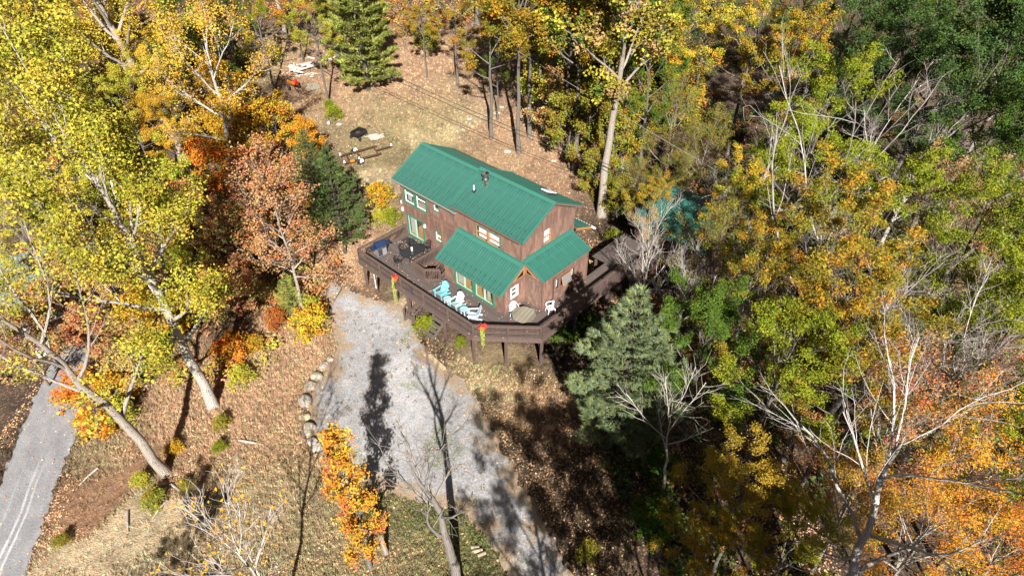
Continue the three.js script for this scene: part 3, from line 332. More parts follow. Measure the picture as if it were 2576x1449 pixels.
// ---------------------------------------------------------------- the deck round the house
const deck = thing('deck', 'raised brown wooden deck wrapping round the front of the cabin', 'deck', HOUSE.toArray(), HT);
{
  const T = -0.04; let n = 0; const plank = (pts, turn) => mesh('deck_board', turn ? swapUV(prism(pts, T, 0)) : prism(pts, T, 0), M.deck[Math.floor(hash(n++, 21) * 4)], deck), W = 0.145, g = 0.004;
  for (let z = 0.27; z < 4.78; z += W) {                           // boards along the long front, cut round the stair well and the sun room
    const z0 = z + g, z1 = Math.min(z + W - g, 4.8), right = -0.04, runs = [];
    if (z1 < 1.99) runs.push([-11.63, -7.55]); else if (z1 < 3.06) { runs.push([-11.63, -7.55]); if (z1 > 2.45) runs.push([-6.4 + (3.1 - z1) * 1.15, right]); else runs.push([-5.57, right]); } else runs.push([-11.63, right]);
    for (const [a, b] of runs) { const cut = a + (b - a) * (0.35 + 0.3 * hash(n, 5)); if (b - a > 5) { plank([[a, z0], [cut - g, z0], [cut - g, z1], [a, z1]], 1); plank([[cut, z0], [b, z0], [b, z1], [cut, z1]], 1); } else plank([[a, z0], [b, z0], [b, z1], [a, z1]], 1); }
  }
  for (let x = 0.0; x < 3.2; x += W) { const x0 = x + g, x1 = Math.min(x + W - g, 3.24), f = (q) => 4.8 - q * 0.846, b = x1 < 1.52 ? 0.04 : -6.95; plank([[x0, b], [x1, b], [x1, f(x1)], [x0, f(x0)]]); }
  for (let z = -11; z < -7; z += W) plank([[0.3, z + g], [3.8, z + g], [3.8, z + W - g], [0.3, z + W - g]], 1);
  const rim = (a, b, w = 0.045, h = 0.3, y = -0.19) => mesh('rim_board', bar([a[0], y, a[1]], [b[0], y, b[1]], w, h), M.rail, deck);
  rim([-11.66, 0.25], [-11.66, 4.83]); rim([-11.66, 4.83], [0, 4.83]); rim([0, 4.83], [3.27, 2.06]); rim([3.27, 2.06], [3.27, -7]); rim([3.3, -7], [3.85, -7]); rim([3.85, -7], [3.85, -11]);
  for (let x = -11.2; x < -0.2; x += 0.6) mesh('joist', bar([x, -0.16, x > -5.7 ? 2.0 : x > -7.7 ? 3.15 : 0.3], [x, -0.16, 4.78], 0.04, 0.22), M.rail, deck);
  const post = (x, z, y0, y1, w, name, m = M.rail) => mesh(name, box(w, y1 - y0, w, x, (y0 + y1) / 2, z), m, deck);
  // legs of the deck reach the ground below them
  for (const [x, z] of [[-11.45, 4.6], [-10.15, 4.68], [-6.5, 4.68], [-2.87, 4.62], [-0.2, 4.6], [1.5, 3.4], [3.2, 1.95], [3.15, -1.5], [3.15, -5], [3.7, -7.2], [3.7, -10.8], [0.5, -10.8], [0.5, -7.2]]) { const w = inHouse(x, 0, z); post(x, z, land(w.x, w.z) - 2.4 - 0.2, -0.28, 0.15, 'support_post'); }
  // railing: posts, cap, bars
  const RH = 0.95, cap = (a, b) => mesh('rail_cap', bar([a[0], RH, a[1]], [b[0], RH, b[1]], 0.15, 0.045), M.rail, deck);
  const bars = (a, b, k = 8) => { for (let i = 0; i < k; i++) { const y = 0.1 + i * 0.1; mesh('rail_bar', bar([a[0], y, a[1]], [b[0], y, b[1]], 0.022, 0.03), M.rail, deck); } mesh('rail_board', bar([a[0], RH - 0.07, a[1]], [b[0], RH - 0.07, b[1]], 0.035, 0.09), M.rail, deck); };
  const balusters = (a, b, step = 0.125, y0 = 0.06, y1 = 0.92) => { const L = Math.hypot(b[0] - a[0], b[1] - a[1]), n = Math.round(L / step), g = box(0.04, y1 - y0, 0.04, 0, (y0 + y1) / 2, 0); for (let i = 1; i < n; i++) { const o = mesh('baluster', g, M.rail, deck); o.position.set(lerp(a[0], b[0], i / n), 0, lerp(a[1], b[1], i / n)); } mesh('rail_board', bar([a[0], RH - 0.07, a[1]], [b[0], RH - 0.07, b[1]], 0.045, 0.09), M.rail, deck); mesh('rail_board', bar([a[0], 0.09, a[1]], [b[0], 0.09, b[1]], 0.045, 0.09), M.rail, deck); };
  const line = (pts, fill) => pts.forEach((p, i) => { post(p[0], p[1], -0.32, RH - 0.02, 0.095, 'rail_post'); if (i) { cap(pts[i - 1], p); fill(pts[i - 1], p); } });
  line([[-11.6, 0.4], [-11.6, 2.55], [-11.6, 4.77]], balusters);
  line([[-11.6, 4.775], [-9.25, 4.775], [-6.95, 4.775], [-4.62, 4.775], [-2.3, 4.775], [0.0, 4.775], [1.65, 3.4], [3.22, 2.04]], bars);
  line([[3.22, 2.02], [3.22, -0.2], [3.22, -2.45], [3.22, -4.7], [3.22, -6.95]], bars); line([[3.8, -7.05], [3.8, -9], [3.8, -10.95]], bars);
  // guard round the stair well
  const well = [[-7.58, 0.4], [-7.58, 3.06], [-6.4, 3.14], [-5.62, 2.42]]; well.forEach((p, i) => { post(p[0], p[1], 0, RH, 0.1, 'rail_post'); if (i) { cap(well[i - 1], p); balusters(well[i - 1], p, 0.12); } });
  // the stair down through the well and the lower steps outside
  const st = new THREE.Group(); st.name = 'stair'; deck.add(st);
  for (let i = 0; i < 10; i++) mesh('tread', box(0.95, 0.045, 0.3, -5.95, -0.24 - i * 0.215, 0.9 + i * 0.44), M.stairWood, st);
  for (const x of [-6.45, -5.45]) mesh('stringer', bar([x, 0.0, 0.5], [x, -2.3, 5.2], 0.05, 0.28), M.rail, st);
  for (const x of [-6.48, -5.42]) { mesh('stair_rail', bar([x, 0.9, 1.0], [x, -1.35, 5.15], 0.07, 0.09), M.rail, st); mesh('newel_post', box(0.1, 1.1, 0.1, x, -1.85, 5.15), M.rail, st); const g = box(0.035, 0.85, 0.035); for (let i = 0; i < 30; i++) { const t = i / 30, o = mesh('stair_baluster', g, M.rail, st); o.position.set(x, lerp(0.45, -1.85, t), lerp(1.1, 5.05, t)); } }
  const lo = new THREE.Group(); lo.name = 'lower_steps'; deck.add(lo);
  for (let i = 0; i < 7; i++) mesh('tread', box(1.05, 0.05, 0.27, -4.1, -0.95 - i * 0.2, 3.3 + i * 0.3), M.stairWood, lo);
  for (const x of [-4.65, -3.55]) mesh('stringer', bar([x, -0.85, 3.0], [x, -2.35, 5.35], 0.05, 0.26), M.stairWood, lo);
  mesh('conduit', rod([-10.06, -0.3, 4.77], [-10.06, -1.75, 4.77], 0.03), M.whitePlastic, deck);
}
const onDeck = (x, z, y = 0) => inHouse(x, y, z).toArray();
// ---- adirondack chairs: faces +z
function adirondack(label, m, mSeat, x, z, turn) {
  const t = thing('adirondack_chair', label, 'chair', onDeck(x, z), HT + turn, 'adirondack chairs along the front rail');
  for (const s of [-1, 1]) { mesh('front_leg', box(0.09, 0.52, 0.03, s * 0.3, 0.26, 0.36), mSeat, t); mesh('rear_leg', bar([s * 0.255, 0.36, 0.38], [s * 0.255, 0.04, -0.52], 0.025, 0.12), mSeat, t); mesh('armrest', [box(0.14, 0.024, 0.74, s * 0.36, 0.53, 0.08)], m, t); mesh('arm_support', box(0.024, 0.2, 0.1, s * 0.27, 0.42, 0.36), m, t); }
  for (let i = 0; i < 6; i++) mesh('seat_slat', box(0.54, 0.022, 0.075, 0, 0.39 - i * 0.032, 0.36 - i * 0.083, 0, -0.36), mSeat, t);
  const h = [0.7, 0.78, 0.83, 0.83, 0.78, 0.7]; h.forEach((L, i) => { const X = (i - 2.5) * 0.093; mesh('back_slat', [box(0.085, L, 0.02, 0, L / 2, 0), new THREE.CylinderGeometry(0.0425, 0.0425, 0.02, 10).rotateX(Math.PI / 2).translate(0, L, 0)].map((g) => g.rotateZ(-(i - 2.5) * 0.02).rotateX(-0.42).translate(X, 0.2, -0.12)), m, t); });
  mesh('back_rail', [box(0.56, 0.06, 0.025, 0, 0.5, -0.27, 0, -0.42), box(0.56, 0.06, 0.025, 0, 0.8, -0.4, 0, -0.42)], m, t);
}
adirondack('aqua adirondack chair nearest the stair well railing', M.aqua, M.aqua, -4.32, 3.42, 0.05);
adirondack('white and aqua adirondack chair between the two round side tables', M.paleAqua, M.sideAqua, -2.78, 3.5, 0.02);
adirondack('pale blue adirondack chair at the front corner of the deck rail', M.paleAqua, M.paleAqua, -1.12, 3.55, -0.75);
for (const [x, z, label, k] of [[-3.46, 3.72, 'round aqua side table beside the aqua adirondack chair', 20], [-1.92, 3.7, 'eight sided aqua side table between two pale adirondack chairs', 8]]) {
  const t = thing('side_table', label, 'table', onDeck(x, z), HT, 'low side tables by the adirondack chairs');
  for (let i = 0; i < 5; i++) { const x0 = -0.27 + i * 0.108, x1 = x0 + 0.1, w = (q) => Math.sqrt(Math.max(0.004, 0.0729 - q * q)), pts = []; for (const f of [0, 0.33, 0.66, 1]) pts.push([lerp(x0, x1, f), w(lerp(x0, x1, f))]); for (const f of [1, 0.66, 0.33, 0]) pts.push([lerp(x0, x1, f), -w(lerp(x0, x1, f))]); mesh('table_slat', prism(pts, 0.43, 0.455), M.sideAqua, t); }
  mesh('apron', new THREE.CylinderGeometry(0.2, 0.2, 0.06, k, 1, true).translate(0, 0.4, 0), M.paleAqua, t);
  for (let i = 0; i < 4; i++) { const a = i * Math.PI / 2 + 0.6; mesh('leg', bar([Math.cos(a) * 0.17, 0.43, Math.sin(a) * 0.17], [Math.cos(a) * 0.2, 0, Math.sin(a) * 0.2], 0.045), M.paleAqua, t); }
}
// ---- white moulded plastic armchairs: faces +z
function plasticChair(label, x, z, turn) {
  const t = thing('plastic_chair', label, 'chair', onDeck(x, z), HT + turn, 'white plastic chairs by the octagonal table');
  mesh('seat', [box(0.46, 0.025, 0.44, 0, 0.41, 0.02), box(0.46, 0.06, 0.02, 0, 0.385, 0.24)], M.whitePlastic, t);
  for (const [sx, sz] of [[-1, 1], [1, 1], [-1, -1], [1, -1]]) mesh('leg', rod([sx * 0.21, 0.42, sz * 0.2], [sx * 0.26, 0, sz * 0.26 - (sz < 0 ? 0.03 : 0)], 0.035, 0.022, 8), M.whitePlastic, t);
  const p = [], idx = [], N = 16, K = 5; for (let i = 0; i <= N; i++) for (let k = 0; k <= K; k++) { const a = Math.PI * (0.08 + 0.84 * i / N), f = k / K, top = 0.68 + 0.2 * Math.sin(a) ** 2, y = lerp(0.41, top, f), r = 0.24 + 0.055 * f; p.push(-Math.cos(a) * r, y, -Math.sin(a) * r * 1.08 + 0.06); }
  for (let i = 0; i < N; i++) for (let k = 0; k < K; k++) { const side = i < 4 || i >= N - 4; if (side && k < K - 1) continue; const a = i * (K + 1) + k, c = a + K + 1; idx.push(a, c, a + 1, c, c + 1, a + 1); }
  const g = new THREE.BufferGeometry(); g.setAttribute('position', new THREE.Float32BufferAttribute(p, 3)); g.setIndex(idx); g.computeVertexNormals(); boxUV(g); mesh('backrest', [g, g.clone().translate(0, 0.004, 0.014)], M.whitePlastic, t);
  for (const s of [-1, 1]) mesh('armrest', tube([[s * 0.285, 0.7, -0.08], [s * 0.3, 0.655, 0.08], [s * 0.29, 0.63, 0.2], [s * 0.25, 0.42, 0.23]], 0.028, 8), M.whitePlastic, t);
}
plasticChair('white plastic armchair against the wall under the white framed window', -0.02 + 0.42, 1.5, 0.9); plasticChair('white plastic armchair standing alone by the bay window wall', 2.05, -0.22, -0.5);
{
  const t = thing('octagonal_table', 'weathered grey eight sided wooden table in the corner of the deck', 'table', onDeck(1.45, 1.72), HT + 0.2), R = 0.8, V = [...Array(8)].map((_, i) => [R * Math.cos((i + 0.5) * Math.PI / 4), R * Math.sin((i + 0.5) * Math.PI / 4)]), half = (x) => { let m = 0; for (let i = 0; i < 8; i++) { const [xa, za] = V[i], [xb, zb] = V[(i + 1) % 8]; if ((xa - x) * (xb - x) <= 0 && xa !== xb) m = Math.max(m, Math.abs(za + (zb - za) * (x - xa) / (xb - xa))); } return m; };
  const N = 11, e = R * Math.cos(Math.PI / 8); for (let i = 0; i < N; i++) { const x0 = -e + 2 * e * i / N + 0.004, x1 = -e + 2 * e * (i + 1) / N - 0.004, a = half(x0), b = half(x1), k = 0.306, pts = [[x0, -a], [x1, -b], [x1, b], [x0, a]]; mesh('plank', prism(pts, 0.69, 0.725), M.greyWood[Math.floor(hash(i, 77) * 3)], t); }
  mesh('pedestal', [box(0.16, 0.66, 0.16, 0, 0.34, 0), box(1.2, 0.06, 0.09, 0, 0.65, 0), box(0.09, 0.06, 1.2, 0, 0.65, 0), box(0.9, 0.06, 0.12, 0, 0.03, 0), box(0.12, 0.06, 0.9, 0, 0.03, 0)], M.greyWood[1], t);
}
// ---- black dining set
{
  const t = thing('patio_dining_table', 'black framed glass dining table with clipped corners on the deck', 'table', onDeck(-8.9, 2.0), HT), w = 0.53, l = 0.95, c = 0.25, P = [[-w + c, -l], [w - c, -l], [w, -l + c], [w, l - c], [w - c, l], [-w + c, l], [-w, l - c], [-w, -l + c]];
  mesh('glass_top', prism(P.map(([x, z]) => [x * 0.96, z * 0.975]), 0.7, 0.71), M.tableGlass, t); mesh('frame', P.map((p, i) => { const q = P[(i + 1) % 8]; return bar([p[0], 0.7, p[1]], [q[0], 0.7, q[1]], 0.05, 0.035); }), M.black, t);
  for (const [x, z] of P) { const s = mesh('frame_stud', new THREE.SphereGeometry(0.022, 8, 6), M.steel, t); s.position.set(x, 0.725, z); }
  for (const [sx, sz] of [[-1, 1], [1, 1], [-1, -1], [1, -1]]) mesh('leg', tube([[sx * 0.4, 0.69, sz * 0.72], [sx * 0.32, 0.4, sz * 0.62], [sx * 0.42, 0, sz * 0.74]], 0.02, 6), M.black, t);
  mesh('cross_brace', [rod([-0.32, 0.35, -0.6], [0.32, 0.35, 0.6], 0.012), rod([0.32, 0.35, -0.6], [-0.32, 0.35, 0.6], 0.012)], M.black, t);
  const r = thing('paper_towel_roll', 'white paper towel roll upright on the glass dining table', 'paper towels', onDeck(-8.95, 2.05, 0.712), HT); mesh('roll', cyl(0.065, 0.065, 0.26, 0, 0.14, 0, 16), mat(0.85, 0.85, 0.86, 0.9), r); mesh('core', cyl(0.02, 0.02, 0.275, 0, 0.1375, 0, 10), M.cutWood, r);
  function ironChair(label, x, z, turn) {
    const o = thing('wrought_iron_chair', label, 'chair', onDeck(x, z), HT + turn, 'black metal chairs round the dining table');
    mesh('seat', [new THREE.TorusGeometry(0.22, 0.014, 6, 20).rotateX(Math.PI / 2).translate(0, 0.43, 0), ...[-0.15, -0.09, -0.03, 0.03, 0.09, 0.15].flatMap((q) => { const L = Math.sqrt(0.0484 - q * q); return [rod([q, 0.43, -L], [q, 0.43, L], 0.009, 0.009, 4), rod([-L, 0.43, q], [L, 0.43, q], 0.009, 0.009, 4)]; })], M.black, o);
    const arc = (y, k) => [...Array(9)].map((_, i) => { const a = Math.PI * (0.1 + 0.8 * i / 8); return [-Math.cos(a) * 0.25 * k, y, -Math.sin(a) * 0.24 * k - (y - 0.43) * 0.16]; });
    const lat = []; for (let i = 0; i < 9; i++) { const b = arc(0.5, 1), q = arc(0.9, 1.02), s = Math.min(8, i + 2), u = Math.max(0, i - 2); lat.push(rod(b[i], [q[s][0], 0.78 + 0.14 * Math.sin(s / 8 * Math.PI), q[s][2]], 0.008, 0.008, 4), rod(b[i], [q[u][0], 0.78 + 0.14 * Math.sin(u / 8 * Math.PI), q[u][2]], 0.008, 0.008, 4)); }
    mesh('backrest', [tube(arc(0.5, 1), 0.012, 5), tube(arc(0.9, 1.02).map((p, i) => [p[0], 0.78 + 0.14 * Math.sin(i / 8 * Math.PI), p[2]]), 0.016, 5), tube(arc(0.66, 1.01), 0.008, 4), ...lat], M.black, o);
    for (const [sx, sz] of [[-1, 1], [1, 1], [-1, -1], [1, -1]]) mesh('leg', tube([[sx * 0.18, 0.42, sz * 0.16], [sx * 0.16, 0.2, sz * 0.15], [sx * 0.23, 0, sz * 0.23]], 0.014, 5), M.black, o);
    for (const s of [-1, 1]) mesh('armrest', tube([[s * 0.24, 0.72, -0.12], [s * 0.27, 0.66, 0.08], [s * 0.24, 0.62, 0.2], [s * 0.19, 0.43, 0.15]], 0.013, 5), M.black, o);
  }
  ironChair('black metal chair on the grill side of the table, nearer the house', -9.72, 1.42, Math.PI / 2); ironChair('black metal chair on the grill side of the table, nearer the front rail', -9.72, 2.3, Math.PI / 2 + 0.1);
  ironChair('black metal chair at the house end of the dining table', -8.75, 0.82, 0.1); ironChair('black metal chair at the front rail end of the dining table', -9.05, 3.32, Math.PI - 0.15);
  ironChair('black metal chair by the stair guard, nearer the house', -8.08, 1.6, -Math.PI / 2); ironChair('black metal chair by the stair guard, nearer the front rail', -8.08, 2.45, -Math.PI / 2);
}
{ // gas grill, front towards +x
  const t = thing('gas_grill', 'blue black lidded gas grill with side shelves by the deck corner', 'grill', onDeck(-10.95, 3.32), HT + Math.PI / 2 - 0.12);
  mesh('cabinet', [box(0.72, 0.66, 0.48, 0, 0.42, 0)], M.galvanised, t); for (const s of [-1, 1]) mesh('cabinet_door', box(0.33, 0.52, 0.02, s * 0.17, 0.4, 0.25), s < 0 ? M.charcoal : M.galvanised, t);
  mesh('control_panel', [box(0.78, 0.13, 0.06, 0, 0.8, 0.29, 0, -0.25)], M.darkSteel, t); for (let i = 0; i < 4; i++) { const k = mesh('knob', new THREE.CylinderGeometry(0.03, 0.035, 0.05, 12).rotateX(Math.PI / 2), M.steel, t); k.position.set(-0.27 + i * 0.18, 0.81, 0.34); }
  const lid = new THREE.CylinderGeometry(0.3, 0.3, 0.8, 20, 1, false, 0, Math.PI).rotateZ(Math.PI / 2).rotateY(0); lid.rotateX(-Math.PI / 2); const lidS = []; const prof = [[-0.27, 0], [-0.27, 0.14], [-0.2, 0.27], [-0.06, 0.32], [0.1, 0.3], [0.22, 0.2], [0.28, 0.04], [0.28, 0]]; const sh = new THREE.Shape(prof.map(([z, y]) => new THREE.Vector2(z, y))); const lg = new THREE.ExtrudeGeometry(sh, { depth: 0.76, bevelEnabled: true, bevelSize: 0.012, bevelThickness: 0.012, bevelSegments: 2 }); lg.translate(0, 0, -0.38).rotateY(-Math.PI / 2); mesh('lid', boxUV(lg), M.navy, t).position.set(0, 0.86, 0);
  mesh('lid_handle', [rod([-0.3, 0.98, 0.34], [0.3, 0.98, 0.34], 0.016, 0.016, 8), box(0.03, 0.03, 0.1, -0.28, 0.98, 0.3), box(0.03, 0.03, 0.1, 0.28, 0.98, 0.3)], M.steel, t); mesh('thermometer', new THREE.CylinderGeometry(0.035, 0.035, 0.02, 14).translate(0, 1.18, 0.06), M.steel, t);
  for (const s of [-1, 1]) mesh('side_shelf', [box(0.38, 0.04, 0.46, s * 0.58, 0.84, 0)], M.navy, t); for (const [sx, sz] of [[-1, 1], [1, 1], [-1, -1], [1, -1]]) { const k = mesh('caster', new THREE.CylinderGeometry(0.045, 0.045, 0.03, 12).rotateZ(Math.PI / 2), M.black, t); k.position.set(sx * 0.32, 0.045, sz * 0.2); }
}
{ const t = thing('door_mat', 'dark grey door mat outside the left sliding door', 'mat', onDeck(-10.75, 0.85, 0.006), HT); mesh('pad', box(1.1, 0.014, 0.6, 0, 0.007, 0), M.charcoal, t); mesh('border', [box(1.16, 0.018, 0.04, 0, 0.009, 0.32), box(1.16, 0.018, 0.04, 0, 0.009, -0.32), box(0.04, 0.018, 0.6, 0.57, 0.009, 0), box(0.04, 0.018, 0.6, -0.57, 0.009, 0)], M.black, t); }
{ const t = thing('watering_can', 'dark blue watering can standing by the front rail', 'watering can', onDeck(-6.2, 4.58), HT + 0.4), blue = mat(0.015, 0.035, 0.16, 0.35); mesh('body', new THREE.LatheGeometry([[0, 0], [0.13, 0], [0.14, 0.05], [0.13, 0.24], [0.09, 0.3], [0.06, 0.31]].map(([a, b]) => new THREE.Vector2(a, b)), 18), blue, t); mesh('spout', [rod([0.12, 0.08, 0], [0.3, 0.3, 0], 0.022, 0.016, 8), rod([0.3, 0.3, 0], [0.34, 0.34, 0], 0.016, 0.05, 10)], blue, t); mesh('handle', tube([[-0.12, 0.08, 0], [-0.24, 0.18, 0], [-0.18, 0.36, 0], [0, 0.4, 0], [0.05, 0.3, 0]], 0.014, 6), blue, t); }
// ---- hanging baskets on the rail: red flowers and long yellow green trailers
function basket(label, x, z, trail, spread, seed, turn) {
  const t = thing('flower_basket', label, 'flower basket', onDeck(x, z, 0.72), HT + turn, 'flower baskets on the front rail'), r = rng(seed);
  mesh('pot', new THREE.LatheGeometry([[0, 0], [0.14, 0.01], [0.19, 0.22], [0.2, 0.24], [0.17, 0.24], [0.16, 0.2], [0, 0.2]].map(([a, b]) => new THREE.Vector2(a, b)), 18), M.terracotta, t);
  mesh('bracket', [rod([0, 0.1, -0.16], [0, 0.22, -0.34], 0.012), rod([0, 0.0, -0.1], [0, 0.1, -0.3], 0.012)], M.black, t);
  const fl = [], lf = [], petal = () => { const g = new THREE.CircleGeometry(0.036, 5); g.rotateX(-Math.PI / 2 + (r() - 0.5) * 1.6); g.rotateZ((r() - 0.5) * 1.4); return g; };
  for (let i = 0; i < 70; i++) { const a = r() * 6.28, q = Math.sqrt(r()) * spread; fl.push(petal().translate(Math.cos(a) * q, 0.26 + 0.2 * (1 - q / spread) + r() * 0.1, Math.sin(a) * q)); }
  for (let k = 0; k < 9; k++) { const a = (k / 9 - 0.5) * 2.2, L = trail * (0.45 + 0.55 * r()); for (let i = 0; i < 70; i++) { const d = i / 70, out = Math.min(0.28, 0.12 + d * 0.6), y = 0.28 - d * d * 0.2 - Math.max(0, d - 0.1) * L, g = new THREE.CircleGeometry(0.032, 4); g.rotateY(r() * 6).rotateX((r() - 0.5) * 2); lf.push(g.translate(Math.sin(a) * out * 0.5 * (1 - d * 0.6) + (r() - 0.5) * 0.13, y, Math.cos(a) * out + (r() - 0.5) * 0.07)); } }
  mesh('flowers', fl, M.redFlower, t).userData.kind = 'stuff'; mesh('trailing_vine', lf, M.vine, t).userData.kind = 'stuff';
}
basket('basket of red flowers with a long yellow trailer outside the front rail', -7.1, 5.05, 2.3, 0.22, 3, 0); basket('basket of red flowers trailing over the corner rail of the deck', 0.62, 4.52, 1.7, 0.3, 9, 0.7);
// ---------------------------------------------------------------- trees
class Sheet {                                                      // grows typed arrays of flat little faces
  constructor() { this.n = 0; this.k = 0; this.p = new Float32Array(1 << 14); this.c = new Float32Array(1 << 14); this.i = new Uint32Array(1 << 13); }
  room() { const grow = (a, need) => { if (need <= a.length) return a; const b = new a.constructor(a.length * 2); b.set(a); return b; }; this.p = grow(this.p, this.n * 3 + 12); this.c = grow(this.c, this.n * 3 + 12); this.i = grow(this.i, this.k + 6); }
  leaf(x, y, z, nx, ny, nz, L, W, a, col, tri) {                   // a leaf blade round (x,y,z) with its face along n, turned by a
    let l = Math.hypot(nx, ny, nz) || 1; nx /= l; ny /= l; nz /= l; let tx = -nz, ty = 0, tz = nx; l = Math.hypot(tx, tz); if (l < 0.05) { tx = 1; tz = 0; l = 1; } tx /= l; tz /= l;
    const bx = ny * tz - nz * ty, by = nz * tx - nx * tz, bz = nx * ty - ny * tx, ca = Math.cos(a), sa = Math.sin(a), ux = tx * ca + bx * sa, uy = ty * ca + by * sa, uz = tz * ca + bz * sa, vx = -tx * sa + bx * ca, vy = -ty * sa + by * ca, vz = -tz * sa + bz * ca;
    this.room(); const h = L / 2, w = W / 2, q = this.n * 3, P = this.p, f = W * 0.22;
    P[q] = x - ux * h; P[q + 1] = y - uy * h; P[q + 2] = z - uz * h; P[q + 3] = x + vx * w + nx * f; P[q + 4] = y + vy * w + ny * f; P[q + 5] = z + vz * w + nz * f; P[q + 6] = x + ux * h; P[q + 7] = y + uy * h; P[q + 8] = z + uz * h;
    const m = tri ? 3 : 4; if (!tri) { P[q + 9] = x - vx * w + nx * f; P[q + 10] = y - vy * w + ny * f; P[q + 11] = z - vz * w + nz * f; }
    for (let j = 0; j < m; j++) { this.c[q + j * 3] = col[0]; this.c[q + j * 3 + 1] = col[1]; this.c[q + j * 3 + 2] = col[2]; }
    const I = this.i, n = this.n; I[this.k++] = n; I[this.k++] = n + 1; I[this.k++] = n + 2; if (!tri) { I[this.k++] = n; I[this.k++] = n + 2; I[this.k++] = n + 3; } this.n += m;
  }
  geo() { const g = new THREE.BufferGeometry(); g.setAttribute('position', new THREE.BufferAttribute(this.p.slice(0, this.n * 3), 3)); g.setAttribute('color', new THREE.BufferAttribute(this.c.slice(0, this.n * 3), 3)); g.setIndex(new THREE.BufferAttribute(this.i.slice(0, this.k), 1)); return g; }
}
class Wood {                                                       // tapering limbs joined into one surface list
  constructor() { this.p = []; this.m = []; this.u = []; this.i = []; }
  limb(pts, rad, sides) {
    const base = this.p.length / 3, N = pts.length; let len = 0, ref = V3(0.31, 0.2, 0.93);
    for (let k = 0; k < N; k++) {
      const d = pts[Math.min(N - 1, k + 1)].clone().sub(pts[Math.max(0, k - 1)]).normalize(), a = V3().crossVectors(d, Math.abs(d.dot(ref)) > 0.95 ? V3(1, 0, 0) : ref).normalize(), b = V3().crossVectors(d, a); if (k) len += pts[k].distanceTo(pts[k - 1]);
      for (let s = 0; s <= sides; s++) { const t = s / sides * Math.PI * 2, c = Math.cos(t), q = Math.sin(t), x = a.x * c + b.x * q, y = a.y * c + b.y * q, z = a.z * c + b.z * q; this.p.push(pts[k].x + x * rad[k], pts[k].y + y * rad[k], pts[k].z + z * rad[k]); this.m.push(x, y, z); this.u.push(s / sides * Math.max(0.25, Math.round(rad[0] * 6)), len * 0.7); }
    }
    for (let k = 0; k + 1 < N; k++) for (let s = 0; s < sides; s++) { const a = base + k * (sides + 1) + s, c = a + sides + 1; this.i.push(a, a + 1, c, a + 1, c + 1, c); }
  }
  geo() { const g = new THREE.BufferGeometry(); g.setAttribute('position', new THREE.Float32BufferAttribute(this.p, 3)); g.setAttribute('normal', new THREE.Float32BufferAttribute(this.m, 3)); g.setAttribute('uv', new THREE.Float32BufferAttribute(this.u, 2)); g.setIndex(this.i); return g; }
}
const leafMats = {};
function leafMat(c) { const k = c.join(); return leafMats[k] ??= new THREE.MeshPhysicalMaterial({ color: new THREE.Color().setRGB(...c), vertexColors: true, roughness: 0.75, transmission: 0.24, thickness: 0, flatShading: true, side: THREE.DoubleSide, specularIntensity: 0.15 }); }
const WHITE = [1, 1, 1];
const C = { ylw: [0.55, 0.4, 0.05], gold: [0.52, 0.31, 0.03], ygr: [0.4, 0.37, 0.045], lime: [0.22, 0.245, 0.02], olive: [0.26, 0.22, 0.03], green: [0.09, 0.15, 0.02], dkgreen: [0.075, 0.13, 0.035], orange: [0.58, 0.2, 0.025], tang: [0.62, 0.29, 0.03], rust: [0.4, 0.13, 0.03], red: [0.5, 0.13, 0.06], tan: [0.42, 0.27, 0.11], coral: [0.5, 0.23, 0.12], oliveGold: [0.36, 0.25, 0.035], pine: [0.12, 0.17, 0.055], pineLight: [0.36, 0.39, 0.1], pineBlue: [0.19, 0.235, 0.125] };
function steer(d, r, k) { return d.add(V3((r() - 0.5) * k, (r() - 0.5) * k, (r() - 0.5) * k)).normalize(); }
function reach(p, d, len, n, r, wob, up) { const out = [p.clone()], q = p.clone(), e = d.clone(); for (let i = 0; i < n; i++) { steer(e, r, wob); e.y += up; e.normalize(); q.addScaledVector(e, len / n); out.push(q.clone()); } out.dir = e; return out; }
const taper = (r0, r1, n) => [...Array(n)].map((_, i) => lerp(r0, r1, i / (n - 1)));
